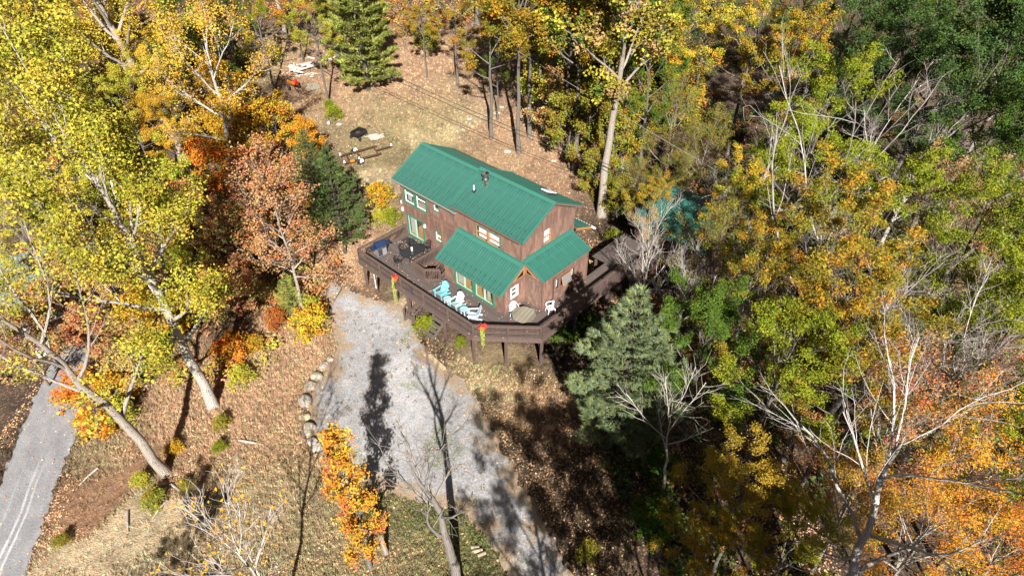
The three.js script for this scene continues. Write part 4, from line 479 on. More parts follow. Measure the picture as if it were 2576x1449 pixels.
// o: seed h r fork spread limbs sub twigs leaves leaf clump angle lean pal bare leader
function growTree(o) {
  const r = rng(o.seed), wood = new Wood(), crown = new Sheet(), H = o.h, lean = o.lean ?? [0, 0], leader = o.leader ?? 0.86, n = 9, tp = [], tr = [], bow = o.bow ?? 0.25;
  let wx = 0, wz = 0; for (let i = 0; i <= n; i++) { const t = i / n; if (i) { wx += (r() - 0.5) * bow; wz += (r() - 0.5) * bow; } tp.push(V3(lean[0] * t ** 1.2 + wx, H * leader * t - (i ? 0 : 0.35), lean[1] * t ** 1.2 + wz)); tr.push(o.r * (i ? (1 - t) ** 0.75 * 0.92 + 0.06 : 1.25)); }
  wood.limb(tp, tr, o.sides ?? 9);
  const at = (t) => { const f = t * n, k = Math.min(n - 1, Math.floor(f)); return tp[k].clone().lerp(tp[k + 1], f - k); }, ra = (t) => { const f = t * n, k = Math.min(n - 1, Math.floor(f)); return lerp(tr[k], tr[k + 1], f - k); };
  const pal = o.pal ?? [WHITE], tips = [];
  const twigs = (path, rad, count, len, up) => { for (let j = 0; j < count; j++) { const s = (o.tipFrom ?? 0.25) + (1 - (o.tipFrom ?? 0.25)) * (j + r()) / count, f = s * (path.length - 1), k = Math.min(path.length - 2, Math.floor(f)), p = path[k].clone().lerp(path[k + 1], f - k), d = path[k + 1].clone().sub(path[k]).normalize(); steer(d, r, 1.7); d.y += 0.2; d.normalize(); const L = len * (0.6 + 0.8 * r()), q = reach(p, d, L, o.fine ? 3 : 2, r, 0.5, up); wood.limb(q, taper(rad, rad * 0.45, q.length), 3); tips.push(q); if (o.fine) for (let m = 0; m < o.fine; m++) { const s2 = 0.3 + 0.7 * r(), f2 = s2 * (q.length - 1), k2 = Math.min(q.length - 2, Math.floor(f2)), p2 = q[k2].clone().lerp(q[k2 + 1], f2 - k2), d2 = q[k2 + 1].clone().sub(q[k2]).normalize(); steer(d2, r, 1.5); const q2 = reach(p2, d2, L * (0.4 + 0.4 * r()), 2, r, 0.4, up); wood.limb(q2, taper(rad * 0.65, rad * 0.35, 3), 3); tips.push(q2); } } };
  const limbs = o.limbs ?? 10, az0 = r() * 6.28;
  for (let i = 0; i < limbs; i++) {
    const k = (i + r() * 0.6) / limbs, t = lerp(o.fork, 0.98, k), az = az0 + i * 2.4 + (r() - 0.5) * 0.7, ang = lerp(o.angle?.[0] ?? 68, o.angle?.[1] ?? 25, k) * Math.PI / 180, side = o.bias ? 1 + o.bias[2] * Math.cos(az - Math.atan2(o.bias[1], o.bias[0])) : 1, L = o.spread * (0.5 + 0.62 * Math.sin(Math.PI * (0.22 + 0.6 * k))) * (0.78 + 0.44 * r()) * side, p = at(t), d = V3(Math.cos(az) * Math.sin(ang), Math.cos(ang), Math.sin(az) * Math.sin(ang));
    const path = reach(p, d, L, 6, r, o.wob ?? 0.32, o.lift ?? 0.07), rl = Math.min(ra(t) * 0.62, L * 0.028 + 0.02); wood.limb(path, taper(rl, 0.02, 7), 6);
    const sub = o.sub ?? 6; for (let j = 0; j < sub; j++) {
      const s = 0.3 + 0.68 * (j + r() * 0.7) / sub, f = s * 6, kk = Math.min(5, Math.floor(f)), q = path[kk].clone().lerp(path[kk + 1], f - kk), e = path[kk + 1].clone().sub(path[kk]).normalize(); steer(e, r, 1.5); e.y = e.y * 0.8 + 0.12; e.normalize();
      const sp = reach(q, e, L * (0.5 - 0.26 * s) * (0.7 + 0.6 * r()), 4, r, 0.4, o.lift ?? 0.06); wood.limb(sp, taper(Math.max(0.014, rl * 0.36 * (1 - s * 0.5)), 0.009, 5), 4); twigs(sp, 0.011, o.twigs ?? 4, o.twigLen ?? 0.7, 0.04);
    }
    twigs(path.slice(3), 0.012, 2, o.twigLen ?? 0.7, 0.04);
  }
  if (o.leaves) for (const q of tips) {
    if (r() < (o.bare ?? 0)) continue;
    const c = pal[Math.floor(r() * pal.length)], tone = 0.82 + 0.36 * r(), m = Math.round(o.leaves * (0.6 + 0.8 * r())), cl = o.clump ?? 0.3;
    for (let j = 0; j < m; j++) { const s = 0.35 + 0.75 * r(), f = Math.min(0.999, s) * (q.length - 1), k = Math.floor(f), a = q[k], b = q[k + 1], u = f - k, g = () => (r() + r() + r() - 1.5) * cl * 1.3, tn = tone * (0.75 + 0.5 * r()), sz = (o.leaf ?? 0.2) * (0.7 + 0.6 * r()); crown.leaf(lerp(a.x, b.x, u) + g(), lerp(a.y, b.y, u) + g() * (o.flat ?? 0.75), lerp(a.z, b.z, u) + g(), r() - 0.5, r() * 0.9 + 0.05, r() - 0.5 + 0.12, sz, sz * 0.72, r() * 6.28, [c[0] * tn, c[1] * tn, c[2] * tn], o.tri); }
  }
  return { wood: wood.geo(), crown: o.leaves ? crown.geo() : null };
}
// pine: whorls of boughs carrying tufts of needles
function growPine(o) {
  const r = rng(o.seed), wood = new Wood(), crown = new Sheet(), H = o.h, tp = [], tr = []; for (let i = 0; i <= 8; i++) { const t = i / 8; tp.push(V3((r() - 0.5) * 0.1 + (o.lean?.[0] ?? 0) * t, H * t - (i ? 0 : 0.3), (r() - 0.5) * 0.1 + (o.lean?.[1] ?? 0) * t)); tr.push(o.r * (1 - t) + 0.015); } wood.limb(tp, tr, 8);
  const gap = o.gap ?? 0.6, pal = o.pal ?? [WHITE];
  for (let y = H * (o.from ?? 0.14); y < H * 0.985; y += gap * (0.8 + 0.4 * r())) {
    const t = y / H, L0 = o.spread * Math.min(1, (1 - t) * 1.55 + 0.06) * (t < 0.3 ? 0.75 + t * 0.8 : 1), nB = Math.max(4, Math.round((o.boughs ?? 6) * (0.8 + 0.4 * r()))), a0 = r() * 6;
    for (let b = 0; b < nB; b++) {
      const az = a0 + b / nB * 6.283 + (r() - 0.5) * 0.5, L = L0 * (0.7 + 0.5 * r()), p = V3(tp[0].x + (o.lean?.[0] ?? 0) * t, y, (o.lean?.[1] ?? 0) * t), d = V3(Math.cos(az), 0.22 + 0.5 * t, Math.sin(az)).normalize(), path = reach(p, d, L, 4, r, 0.16, o.droop ?? 0.03); wood.limb(path, taper(0.02 + L * 0.008, 0.008, 5), 3);
      const m = Math.max(3, Math.round(L * (o.tufts ?? 7))), tone0 = 0.85 + 0.3 * r();
      for (let j = 0; j < m; j++) {
        const s = 0.18 + 0.82 * Math.sqrt(r()), f = Math.min(0.999, s) * 4, k = Math.floor(f), q = path[k].clone().lerp(path[k + 1], f - k), wide = L * 0.3 * (1.15 - s) + 0.12, sd = (r() - 0.5) * 2 * wide; q.x += -Math.sin(az) * sd; q.z += Math.cos(az) * sd; q.y += (r() - 0.35) * 0.16;
        const c = pal[Math.floor(r() * pal.length)], tone = tone0 * (0.75 + 0.5 * r()), dx = Math.cos(az) + (r() - 0.5) * 1.3, dz = Math.sin(az) + (r() - 0.5) * 1.3, nn = o.needles ?? 8, ln = (o.needle ?? 0.26);
        for (let w = 0; w < nn; w++) { const ux = dx + (r() - 0.5) * 1.7, uy = 0.5 + (r() - 0.5) * 1.5, uz = dz + (r() - 0.5) * 1.7, l = Math.hypot(ux, uy, uz), e = ln * (0.7 + 0.5 * r()) / l, th = o.th ?? 0.028, X = q.x + ux * e, Y = q.y + uy * e, Z = q.z + uz * e; crown.room(); const P = crown.p, I = crown.n * 3, px = uz / l * th, pz = -ux / l * th; P[I] = q.x - px; P[I + 1] = q.y; P[I + 2] = q.z - pz; P[I + 3] = q.x + px; P[I + 4] = q.y; P[I + 5] = q.z + pz; P[I + 6] = X; P[I + 7] = Y; P[I + 8] = Z; const tn = tone * (0.85 + 0.3 * r()); for (let v = 0; v < 3; v++) { crown.c[I + v * 3] = c[0] * tn; crown.c[I + v * 3 + 1] = c[1] * tn; crown.c[I + v * 3 + 2] = c[2] * tn; crown.i[crown.k++] = crown.n++; } }
      }
    }
  }
  return { wood: wood.geo(), crown: crown.geo() };
}
function growBush(o) {
  const r = rng(o.seed), wood = new Wood(), crown = new Sheet(), pal = o.pal ?? [WHITE];
  for (let i = 0; i < (o.stems ?? 9); i++) { const az = r() * 6.28, a = 0.15 + 0.65 * r(), d = V3(Math.cos(az) * Math.sin(a), Math.cos(a), Math.sin(az) * Math.sin(a)), path = reach(V3((r() - 0.5) * o.w * 0.25, -0.1, (r() - 0.5) * o.w * 0.25), d, o.h * (0.75 + 0.4 * r()), 4, r, 0.35, 0.02); wood.limb(path, taper(0.02, 0.006, 5), 4); }
  const clumps = o.clumps ?? 60; for (let i = 0; i < clumps; i++) { const az = r() * 6.28, v = r(), rr = Math.sqrt(r()) * o.w / 2 * Math.sqrt(Math.max(0.06, 1 - (v * 1.15 - 0.25) ** 2)), x = Math.cos(az) * rr, z = Math.sin(az) * rr, y = 0.08 * o.h + v * o.h * 0.92, c = pal[Math.floor(r() * pal.length)], tone = 0.8 + 0.4 * r(), cl = o.clump ?? 0.2; for (let j = 0; j < (o.leaves ?? 26); j++) { const g = () => (r() + r() + r() - 1.5) * cl * 1.3, tn = tone * (0.75 + 0.5 * r()), sz = (o.leaf ?? 0.14) * (0.7 + 0.6 * r()); crown.leaf(x + g(), Math.max(0.03, y + g()), z + g(), r() - 0.5, r() * 0.9 + 0.1, r() - 0.4, sz, sz * 0.65, r() * 6.28, [c[0] * tn, c[1] * tn, c[2] * tn], o.tri); } }
  return { wood: wood.geo(), crown: crown.geo() };
}
function plant(name, label, category, group, grown, woodMat, leafColour, pos, turn = 0, scale = 1) {
  const t = thing(name, label, category, [pos.x, pos.y, pos.z], turn, group); t.scale.setScalar(scale); mesh(category === 'shrub' ? 'stems' : 'trunk', grown.wood, woodMat, t); if (grown.crown) mesh('crown', grown.crown, leafMat(leafColour ?? WHITE), t); return t;
}
const foot = (px, py) => ground(px, py);
const under = (px, py, h) => { const p = ground(px, py, h); return V3(p.x, land(p.x, p.z), p.z); };
// ---- the trees that can be told apart, left of the drive
const mixY = [C.ylw, C.ylw, C.ygr, C.ygr, C.gold], mixYG = [C.ygr, C.ygr, C.lime, C.olive, C.ylw], mixOr = [C.orange, C.rust, C.tang, C.coral], mixRed = [C.coral, C.tan, C.coral, C.rust, C.tan];
plant('cottonwood_tree', 'tall yellow green cottonwood with a thick whitish trunk left of the boulders', 'tree', null, growTree({ seed: 11, h: 21, r: 0.31, fork: 0.27, spread: 5.8, limbs: 20, sub: 7, twigs: 4, leaves: 60, leaf: 0.135, clump: 0.46, angle: [62, 18], pal: mixYG, lean: [-1.2, 0.6], bias: [-1, 0.2, 0.35] }), M.barkCream, null, foot(535, 1022));
plant('bare_forked_tree', 'leaning pale barked tree with almost bare forked limbs beside the lane', 'tree', null, growTree({ seed: 23, h: 16, r: 0.28, fork: 0.33, spread: 5.4, limbs: 9, sub: 7, twigs: 5, fine: 2, leaves: 5, bare: 0.55, leaf: 0.16, clump: 0.3, angle: [52, 12], pal: [C.ygr, C.ylw], lean: [-2.6, 1.5], bow: 0.5, wob: 0.42 }), M.barkPale, null, foot(420, 1190));
plant('cottonwood_tree', 'bright yellow cottonwood towering in the upper left corner', 'tree', null, growTree({ seed: 37, h: 23, r: 0.42, fork: 0.3, spread: 7.2, limbs: 20, sub: 7, twigs: 4, leaves: 64, leaf: 0.155, clump: 0.5, angle: [66, 16], pal: mixY, lean: [-4.0, 0], bow: 0.6 }), M.barkPale, null, foot(470, 425));
plant('cottonwood_tree', 'sparse yellow cottonwood with long white limbs near the utility pole', 'tree', null, growTree({ seed: 41, h: 15.5, r: 0.3, fork: 0.42, spread: 4.6, limbs: 10, sub: 6, twigs: 4, leaves: 36, leaf: 0.145, clump: 0.45, angle: [74, 20], pal: [C.ylw, C.gold, C.gold, C.tan], bare: 0.2, lean: [0.8, 0.5], bow: 0.5 }), M.barkWhite, null, foot(610, 520));
plant('cottonwood_tree', 'green tinged cottonwood filling the left edge above the far roof', 'tree', null, growTree({ seed: 53, h: 20, r: 0.32, fork: 0.3, spread: 6.4, limbs: 19, sub: 7, twigs: 4, leaves: 60, leaf: 0.14, clump: 0.5, angle: [66, 18], pal: mixYG }), M.barkPale, null, foot(170, 660));
plant('cottonwood_tree', 'yellow cottonwood leaning in at the far left edge', 'tree', null, growTree({ seed: 59, h: 20, r: 0.34, fork: 0.3, spread: 6.4, limbs: 18, sub: 7, twigs: 4, leaves: 60, leaf: 0.15, clump: 0.5, angle: [66, 18], pal: mixY }), M.barkPale, null, foot(150, 380));
plant('red_maple_tree', 'salmon red maple with half bare twigs at the head of the driveway', 'tree', null, growTree({ seed: 61, h: 11.4, r: 0.13, fork: 0.26, spread: 2.5, limbs: 22, sub: 6, twigs: 4, leaves: 9, leaf: 0.14, clump: 0.24, fine: 1, angle: [72, 22], pal: mixRed, bare: 0.3, lift: 0.05, leader: 0.95 }), M.barkPale, null, foot(767, 790));
plant('maple_sapling', 'narrow flame orange and yellow maple at the lower edge of the driveway', 'tree', null, growTree({ seed: 67, h: 9.6, r: 0.12, fork: 0.12, spread: 0.85, limbs: 30, sub: 4, twigs: 4, leaves: 15, leaf: 0.12, clump: 0.17, bow: 0.5, bare: 0.12, angle: [64, 24], pal: [C.tang, C.gold, C.orange, C.ylw, C.tang, C.red, C.oliveGold], leader: 0.97, twigLen: 0.38, lean: [-0.2, -0.6] }), M.barkGrey, null, foot(930, 1432));
plant('dead_tree', 'grey dead tree with broken bare limbs rising at the bottom edge', 'tree', null, growTree({ seed: 73, h: 13, r: 0.27, fork: 0.5, spread: 2.9, limbs: 8, sub: 5, twigs: 3, angle: [58, 8], leaves: 0, lean: [-1.3, 0.5], bow: 0.4, wob: 0.5, bias: [-1, 0.5, 0.4] }), M.barkSnag, null, foot(1160, 1497));
plant('bare_sapling', 'thin bare white sapling with a few yellow leaves at the bottom edge', 'tree', null, growTree({ seed: 79, h: 10.5, r: 0.11, fork: 0.4, spread: 2.6, limbs: 9, sub: 5, twigs: 4, fine: 1, leaves: 3, bare: 0.8, leaf: 0.14, pal: [C.gold, C.tang], angle: [55, 14] }), M.barkDead, null, foot(720, 1590));
const pineA = growPine({ seed: 81, h: 11, r: 0.18, spread: 3.0, tufts: 17, needles: 8, pal: [[1, 1, 1], [0.85, 0.95, 0.9], [1.2, 1.12, 0.9]] });
const pineB = growPine({ seed: 82, h: 13, r: 0.22, spread: 3.4, gap: 0.95, boughs: 9, tufts: 22, needles: 8, needle: 0.4, th: 0.05, from: 0.08, droop: 0.0, pal: [[1, 1, 1], [1.1, 1.05, 0.9], [0.85, 0.92, 0.9]] });
const pines = 'white pines among the broad leaved trees';
plant('white_pine', 'dark green pine between the red maple and the cabin', 'pine tree', pines, pineA, M.barkDark, C.pine, foot(868, 635), 0.4, 0.82);
plant('white_pine', 'small dark pine half hidden behind the red maple crown', 'pine tree', pines, pineA, M.barkDark, C.pine, foot(800, 520), 2.1, 0.62);
plant('white_pine', 'low green pine at the foot of the red maple', 'pine tree', pines, pineA, M.barkDark, C.pineLight, foot(742, 792), 4.1, 0.34);
plant('white_pine', 'light green layered pine at the top of the clearing', 'pine tree', pines, pineB, M.barkDark, C.pineLight, foot(925, 226), 1.2, 1.08);
plant('white_pine', 'grey green pine beside the utility pole', 'pine tree', pines, pineA, M.barkDark, C.pineBlue, foot(545, 215), 5.2, 0.75);
plant('white_pine', 'large blue green pine in front of the right end of the deck', 'pine tree', pines, growPine({ seed: 84, h: 11.5, r: 0.2, spread: 3.3, tufts: 18, needles: 9, boughs: 8, needle: 0.28, pal: [[1, 1, 1], [0.85, 0.95, 0.95], [1.3, 1.2, 0.9]] }), M.barkDark, C.pineBlue, foot(1545, 1120));
// ---- tall trunks behind the cabin
const even = [[1, 1, 1], [1.12, 1.03, 0.9], [0.84, 0.95, 1], [1, 1.04, 0.9]], turning = [[1, 1, 1], [0.8, 1, 0.9], [1.1, 1.05, 0.95], [1.25, 1.1, 0.9], [1.9, 1.05, 0.75], [1.6, 1.2, 0.8]], twoTone = [[1, 1, 1], [1.15, 0.8, 0.7], [0.8, 1.1, 1], [1, 1.25, 1]];
const tall = [0, 1, 2].map((k) => growTree({ seed: 101 + k, h: 19, r: 0.24, fork: 0.52, spread: 4.2, limbs: 13, sub: 6, twigs: 4, leaves: 44, leaf: 0.2, clump: 0.42, tri: 0, angle: [62, 18], pal: turning, leader: 0.92, bow: 0.35 }));
const broad = [0, 1, 2, 3].map((k) => growTree({ seed: 131 + k, h: 17, r: 0.2, fork: 0.42, spread: 4.7, limbs: 15, sub: 5, twigs: 4, leaves: 66, leaf: 0.175, clump: 0.3, tri: 1, tipFrom: 0.6, twigLen: 0.5, flat: 0.55, bare: 0.06, angle: [72, 18], pal: k % 2 ? turning : even, leader: 0.9 }));
const dense = [0, 1].map((k) => growTree({ seed: 151 + k, h: 17, r: 0.22, fork: 0.38, spread: 5.2, limbs: 17, sub: 6, twigs: 4, leaves: 66, leaf: 0.19, clump: 0.34, tri: 1, tipFrom: 0.5, twigLen: 0.55, flat: 0.6, angle: [74, 18], pal: even, leader: 0.9 }));
const thin = [0, 1].map((k) => growTree({ seed: 161 + k, h: 14, r: 0.2, fork: 0.3, spread: 4.8, limbs: 15, sub: 7, twigs: 5, fine: 1, leaves: 15, bare: 0.2, leaf: 0.16, clump: 0.3, tri: 1, angle: [66, 16], pal: twoTone, leader: 0.9 }));
const small = [0, 1].map((k) => growTree({ seed: 171 + k, h: 6, r: 0.08, fork: 0.16, spread: 2.4, limbs: 13, sub: 5, twigs: 4, leaves: 20, leaf: 0.17, clump: 0.26, angle: [70, 22], pal: twoTone, leader: 0.9, twigLen: 0.45 }));
const G_TALL = 'tall straight trunks behind the cabin', G_WOOD = 'broad leaved trees of the surrounding wood', G_SMALL = 'young trees under the cottonwoods';
for (const [px, py, s, v, c, m, label] of [
  [1306, 385, 0.88, 0, C.olive, 'barkGrey', 'slim straight tree nearest the clearing behind the cabin'], [1333, 345, 0.86, 1, C.olive, 'barkGrey', 'second slim tree from the clearing behind the cabin'], [1360, 300, 1.0, 2, C.green, 'barkGrey', 'thick dark trunk rising at the right side of the clearing'], [1443, 430, 0.92, 1, C.olive, 'barkGrey', 'slender trunk between the cabin roof and the wood'],
  [1563, 432, 0.9, 2, C.olive, 'barkPale', 'pale slim trunk right of the big forked tree'], [716, 88, 0.9, 0, C.ygr, 'barkPale', 'pale trunk standing at the top left of the clearing'], [852, 168, 0.9, 1, C.ygr, 'barkGrey', 'dark trunk left of the layered pine'], [1425, 395, 0.85, 0, C.green, 'barkDark', 'shaded trunk behind the slender trees'], [1200, 60, 0.95, 2, C.olive, 'barkGrey', 'tree closing the top of the clearing'],
  [1650, 330, 0.95, 1, C.green, 'barkGrey', 'green crowned tree behind the shed'], [2300, 562, 0.95, 0, C.dkgreen, 'barkPale', 'many stemmed pale trunk below the dark green oaks'], [2330, 570, 0.9, 2, C.dkgreen, 'barkPale', 'leaning pale trunk below the dark green oaks'],
]) plant('tall_tree', label, 'tree', G_TALL, tall[v], M[m], c, foot(px, py), px * 1.7, s);
plant('forked_tree', 'big pale trunk forking high up just behind the right end of the cabin', 'tree', null, growTree({ seed: 191, h: 21, r: 0.36, fork: 0.46, spread: 5.0, limbs: 13, sub: 6, twigs: 4, leaves: 22, leaf: 0.26, clump: 0.4, angle: [50, 12], pal: [C.olive, C.ygr, C.olive, C.tan, C.green], leader: 0.9, lean: [0.6, 0] }), M.barkPale, null, foot(1513, 540));
// ---- the wood, crown by crown: picture point of the crown, size, kind, colour
const WOODS = [
  [1230, 70, 0.95, 'b1', C.olive, 'olive crown with orange tips at the top of the clearing'], [1400, 10, 1.0, 'b3', C.olive, 'olive crown above the tall trunks'], [1560, 20, 1.1, 'b1', C.olive, 'wide olive crown above the forked tree'], [1680, 70, 1.0, 'b3', C.ygr, 'yellow olive crown touched with orange, top middle'], [1790, 10, 1.0, 'b0', C.ylw, 'clear yellow crown at the top edge'], [1900, 90, 1.05, 'b1', C.ygr, 'golden green crown at the top, right of the middle'], [2020, 10, 1.0, 'b3', C.ygr, 'yellow green crown at the top edge left of the oaks'],
  [2130, 90, 1.1, 'd0', C.dkgreen, 'dark green oak, first of the oaks at upper right'], [2260, 30, 1.1, 'd1', C.dkgreen, 'dark green oak at the top edge'], [2390, 110, 1.15, 'd0', C.green, 'broad green oak at upper right'], [2510, 30, 1.1, 'd1', C.green, 'green oak in the top right corner'], [2570, 210, 1.1, 'd0', C.green, 'green oak on the right edge'], [2250, 220, 1.05, 'd1', C.dkgreen, 'dark green oak above the pale trunks'], [2420, 300, 1.1, 'd0', C.dkgreen, 'lowest dark green oak at upper right'],
  [1640, 190, 0.9, 'b1', C.green, 'green and orange crown behind the shed'], [2060, 330, 1.0, 'b0', C.lime, 'lime green crown under the oaks'], [1980, 210, 0.95, 'b1', C.olive, 'olive crown between the yellow maples and the oaks'], [2530, 420, 1.0, 'd1', C.green, 'green crown half way down the right edge'], 
  [1690, 340, 0.6, 't0', C.olive, 'thin tan green crown just above the shed'], [1600, 480, 0.36, 't1', C.olive, 'thin olive crown left of the shed roof'], [1635, 545, 0.5, 'b1', C.olive, 'olive crown in front of the shed roof'], [1690, 470, 0.42, 't0', C.olive, 'thin crown leaning over the shed ridge'], [1850, 570, 0.7, 'b3', C.ygr, 'yellow green crown right of the shed'], [1770, 430, 0.6, 't1', C.olive, 'half bare crown behind the shed'], [1990, 470, 0.9, 'b2', C.lime, 'yellow lime crown behind the utility pole'], [2200, 580, 0.9, 'b0', C.lime, 'lime crown right of the big bare tree'], [2350, 620, 0.8, 't0', C.tan, 'tan orange thin crown at right'],
  [2060, 700, 0.95, 'b3', C.olive, 'olive and tan crown beside the utility pole'], [2430, 650, 0.9, 'b2', C.lime, 'bright lime crown near the right edge'], [2540, 760, 0.85, 'd0', C.lime, 'leafy lime crown on the right edge'], [1800, 700, 0.62, 't1', C.olive, 'thin olive crown above the blue green pine'], [1890, 800, 0.75, 'b3', C.olive, 'olive crown right of the blue green pine'], [2100, 860, 0.9, 'b1', C.olive, 'wide olive crown in the middle of the right wood'], [2490, 890, 0.85, 'd1', C.lime, 'lime green crown on the right edge below the middle'],
  [1770, 890, 0.65, 'd0', C.green, 'dark shaded crown beside the blue green pine'], [1950, 970, 0.8, 'b2', C.lime, 'lime green crown below the middle of the right wood'], [2120, 1010, 0.75, 'b3', C.olive, 'olive crown above the rust coloured maples'], [1860, 1270, 0.6, 'b0', C.oliveGold, 'golden olive crown at lower right'], [1990, 1370, 0.5, 'b2', C.ygr, 'yellow lime crown behind the white dead tree'], [1770, 1390, 0.48, 'b3', C.olive, 'shaded olive crown at the bottom edge'], [2200, 1150, 0.72, 't0', C.coral, 'half bare coral crown at lower right'], [2390, 1240, 0.7, 't1', C.tang, 'orange half bare crown near the right edge'], [2300, 1390, 0.55, 't0', C.tang, 'orange crown at the bottom right'], [2480, 1010, 0.6, 't0', C.coral, 'small coral crown near the right edge'], [2560, 1190, 0.75, 'd1', C.lime, 'green crown on the lower right edge'], [2520, 1420, 0.55, 't1', C.orange, 'deep orange crown in the bottom right corner'], [2120, 1310, 0.5, 't1', C.gold, 'thin golden crown behind the white dead tree'],
  [480, 120, 0.75, 'd1', C.green, 'dark green crown left of the utility pole'], [640, 25, 0.75, 'b1', C.lime, 'yellow green crown right of the utility pole'], [790, 70, 0.7, 'b2', C.ygr, 'lime yellow crown left of the layered pine'], [1060, 35, 0.6, 'b1', C.olive, 'tan olive crown right of the layered pine'], [1140, 10, 0.75, 'b3', C.olive, 'olive crown at the head of the clearing'], [565, 40, 0.55, 'd0', C.dkgreen, 'dark crown behind the utility pole'], [730, 0, 0.6, 'b0', C.tang, 'small orange crown at the top edge'], [880, -20, 0.75, 'b1', C.ygr, 'yellow crown behind the layered pine'],
  [1250, 150, 0.55, 'b1', C.green, 'low green and orange crown at the right side of the clearing'], [110, 260, 0.9, 'b2', C.ylw, 'yellow crown a little below the top left corner'], [400, 210, 0.75, 'b0', C.ylw, 'yellow crown around the leaning cottonwood trunk'], [420, 340, 0.6, 'b2', C.gold, 'gold crown below the leaning cottonwood limbs'], [560, 250, 0.6, 'b0', C.gold, 'gold crown left of the sparse cottonwood'], [60, 600, 0.7, 'b0', C.ygr, 'yellow green crown above the far roof'], [330, 480, 0.65, 'b2', C.ygr, 'yellow green crown behind the whitish trunk top'],
  [60, 110, 1.0, 'b0', C.ylw, 'yellow crown in the top left corner'], [260, 40, 1.0, 'b2', C.ylw, 'yellow crown at the top edge, left'], [330, 300, 0.7, 'b0', C.ygr, 'yellow green crown between the cottonwoods'], [30, 480, 0.9, 'b2', C.ygr, 'yellow green crown on the left edge'], [220, 560, 0.75, 'b0', C.ygr, 'soft green yellow crown behind the whitish trunk'],
];
const KIND = { b: broad, d: dense, t: thin };
for (const [px, py, s, k, c, label] of WOODS) { const g = KIND[k[0]][+k[1]]; plant('wood_tree', label, 'tree', G_WOOD, g, k[0] === 't' ? M.barkPale : M.barkGrey, c, under(px, py, (k[0] === 't' ? 8.8 : 10.4) * s), px * 0.37 + py, k[0] === 't' ? s : s * 0.88); }
for (const [px, py, s, v, c, label] of [
  [545, 440, 1.0, 0, C.orange, 'orange young maple under the sparse cottonwood'], [610, 395, 1.0, 1, C.gold, 'golden young maple under the sparse cottonwood'], [500, 560, 0.9, 1, C.coral, 'rusty young tree below the leaning trunk'], [430, 640, 0.9, 0, C.tan, 'tan young tree left of the red maple'], [300, 760, 0.8, 1, C.tan, 'tan brown young tree near the whitish trunk'], [230, 840, 0.7, 0, C.coral, 'pale coral young tree above the lane'], [190, 720, 0.8, 1, C.coral, 'coral young tree by the far roof'], [380, 800, 0.9, 0, C.gold, 'gold young tree behind the whitish trunk'], [590, 620, 0.95, 1, C.tan, 'tan young tree left of the red maple crown'], [570, 740, 0.8, 0, C.coral, 'coral young tree left of the maple trunk'], [60, 880, 0.9, 1, C.tan, 'tan young tree beside the lane at the left edge'], [690, 330, 0.9, 0, C.gold, 'gold young maple above the red maple'], [640, 470, 0.85, 1, C.coral, 'coral young maple beside the red maple crown'], [770, 360, 0.7, 0, C.tang, 'small orange maple beside the dark pine'], [450, 480, 0.9, 0, C.ygr, 'yellow green young tree by the leaning trunk'], [340, 900, 0.7, 1, C.tan, 'tan young tree between the two pale trunks'], [1440, 330, 1.0, 0, C.olive, 'olive young tree among the tall trunks'], [1405, 280, 1.0, 1, C.tan, 'tan young tree among the tall trunks'], [1480, 280, 1.1, 0, C.olive, 'olive young tree left of the forked trunk'], [1590, 300, 1.1, 1, C.olive, 'olive young tree right of the forked trunk'], [1640, 260, 1.2, 0, C.green, 'green young tree behind the shed'], [1545, 370, 0.9, 1, C.olive, 'low olive young tree right of the forked trunk'], [1500, 440, 0.7, 0, C.olive, 'small olive young tree at the forked trunk'], [1390, 200, 1.2, 1, C.ygr, 'yellow green young tree between the trunks'], [1540, 200, 1.2, 0, C.olive, 'olive young tree high among the trunks'], [1700, 250, 1.2, 1, C.oliveGold, 'golden olive young tree in the shade'], [1560, 500, 0.6, 0, C.olive, 'sparse young tree beside the cabin end'], [560, 330, 1.0, 0, C.gold, 'gold young tree under the yellow crowns'], [480, 700, 0.8, 1, C.ygr, 'yellow green young tree right of the whitish trunk'], [120, 800, 0.8, 0, C.coral, 'coral young tree behind the bare limbs'],
]) plant('young_tree', label, 'tree', G_SMALL, small[v], M.barkGrey, c, under(px, py, 3.6 * s), px, s);
// ---- bare and dead trees on the right
const deadA = growTree({ seed: 201, h: 10, r: 0.17, fork: 0.25, spread: 3.6, limbs: 12, sub: 7, twigs: 5, fine: 2, leaves: 0, angle: [48, 12], wob: 0.4 });
plant('bare_tree', 'small white bare tree with fine twigs in front of the green crowns', 'tree', null, deadA, M.barkDead, null, foot(1905, 505), 1);
plant('bare_tree', 'wide white bare tree with a long limb reaching right', 'tree', null, growTree({ seed: 207, h: 11.5, r: 0.26, fork: 0.3, spread: 5.6, limbs: 9, sub: 7, twigs: 5, fine: 2, leaves: 0, angle: [58, 16], bias: [1, 0, 0.6], wob: 0.45 }), M.barkDead, null, foot(2095, 630));
plant('bare_tree', 'big bare limbed tree reaching over the deck walkway', 'tree', null, growTree({ seed: 211, h: 13, r: 0.28, fork: 0.34, spread: 7.0, limbs: 8, sub: 7, twigs: 4, fine: 2, leaves: 0, angle: [66, 24], bias: [-1, -0.2, 0.75], wob: 0.35 }), M.barkDead, null, foot(1965, 905));
plant('bare_tree', 'thin grey bare sapling in front of the blue green pine', 'tree', null, growTree({ seed: 217, h: 9, r: 0.09, fork: 0.5, spread: 2.6, limbs: 7, sub: 5, twigs: 3, leaves: 0, angle: [60, 20], lean: [-0.6, 0] }), M.barkDead, null, foot(1662, 1245));
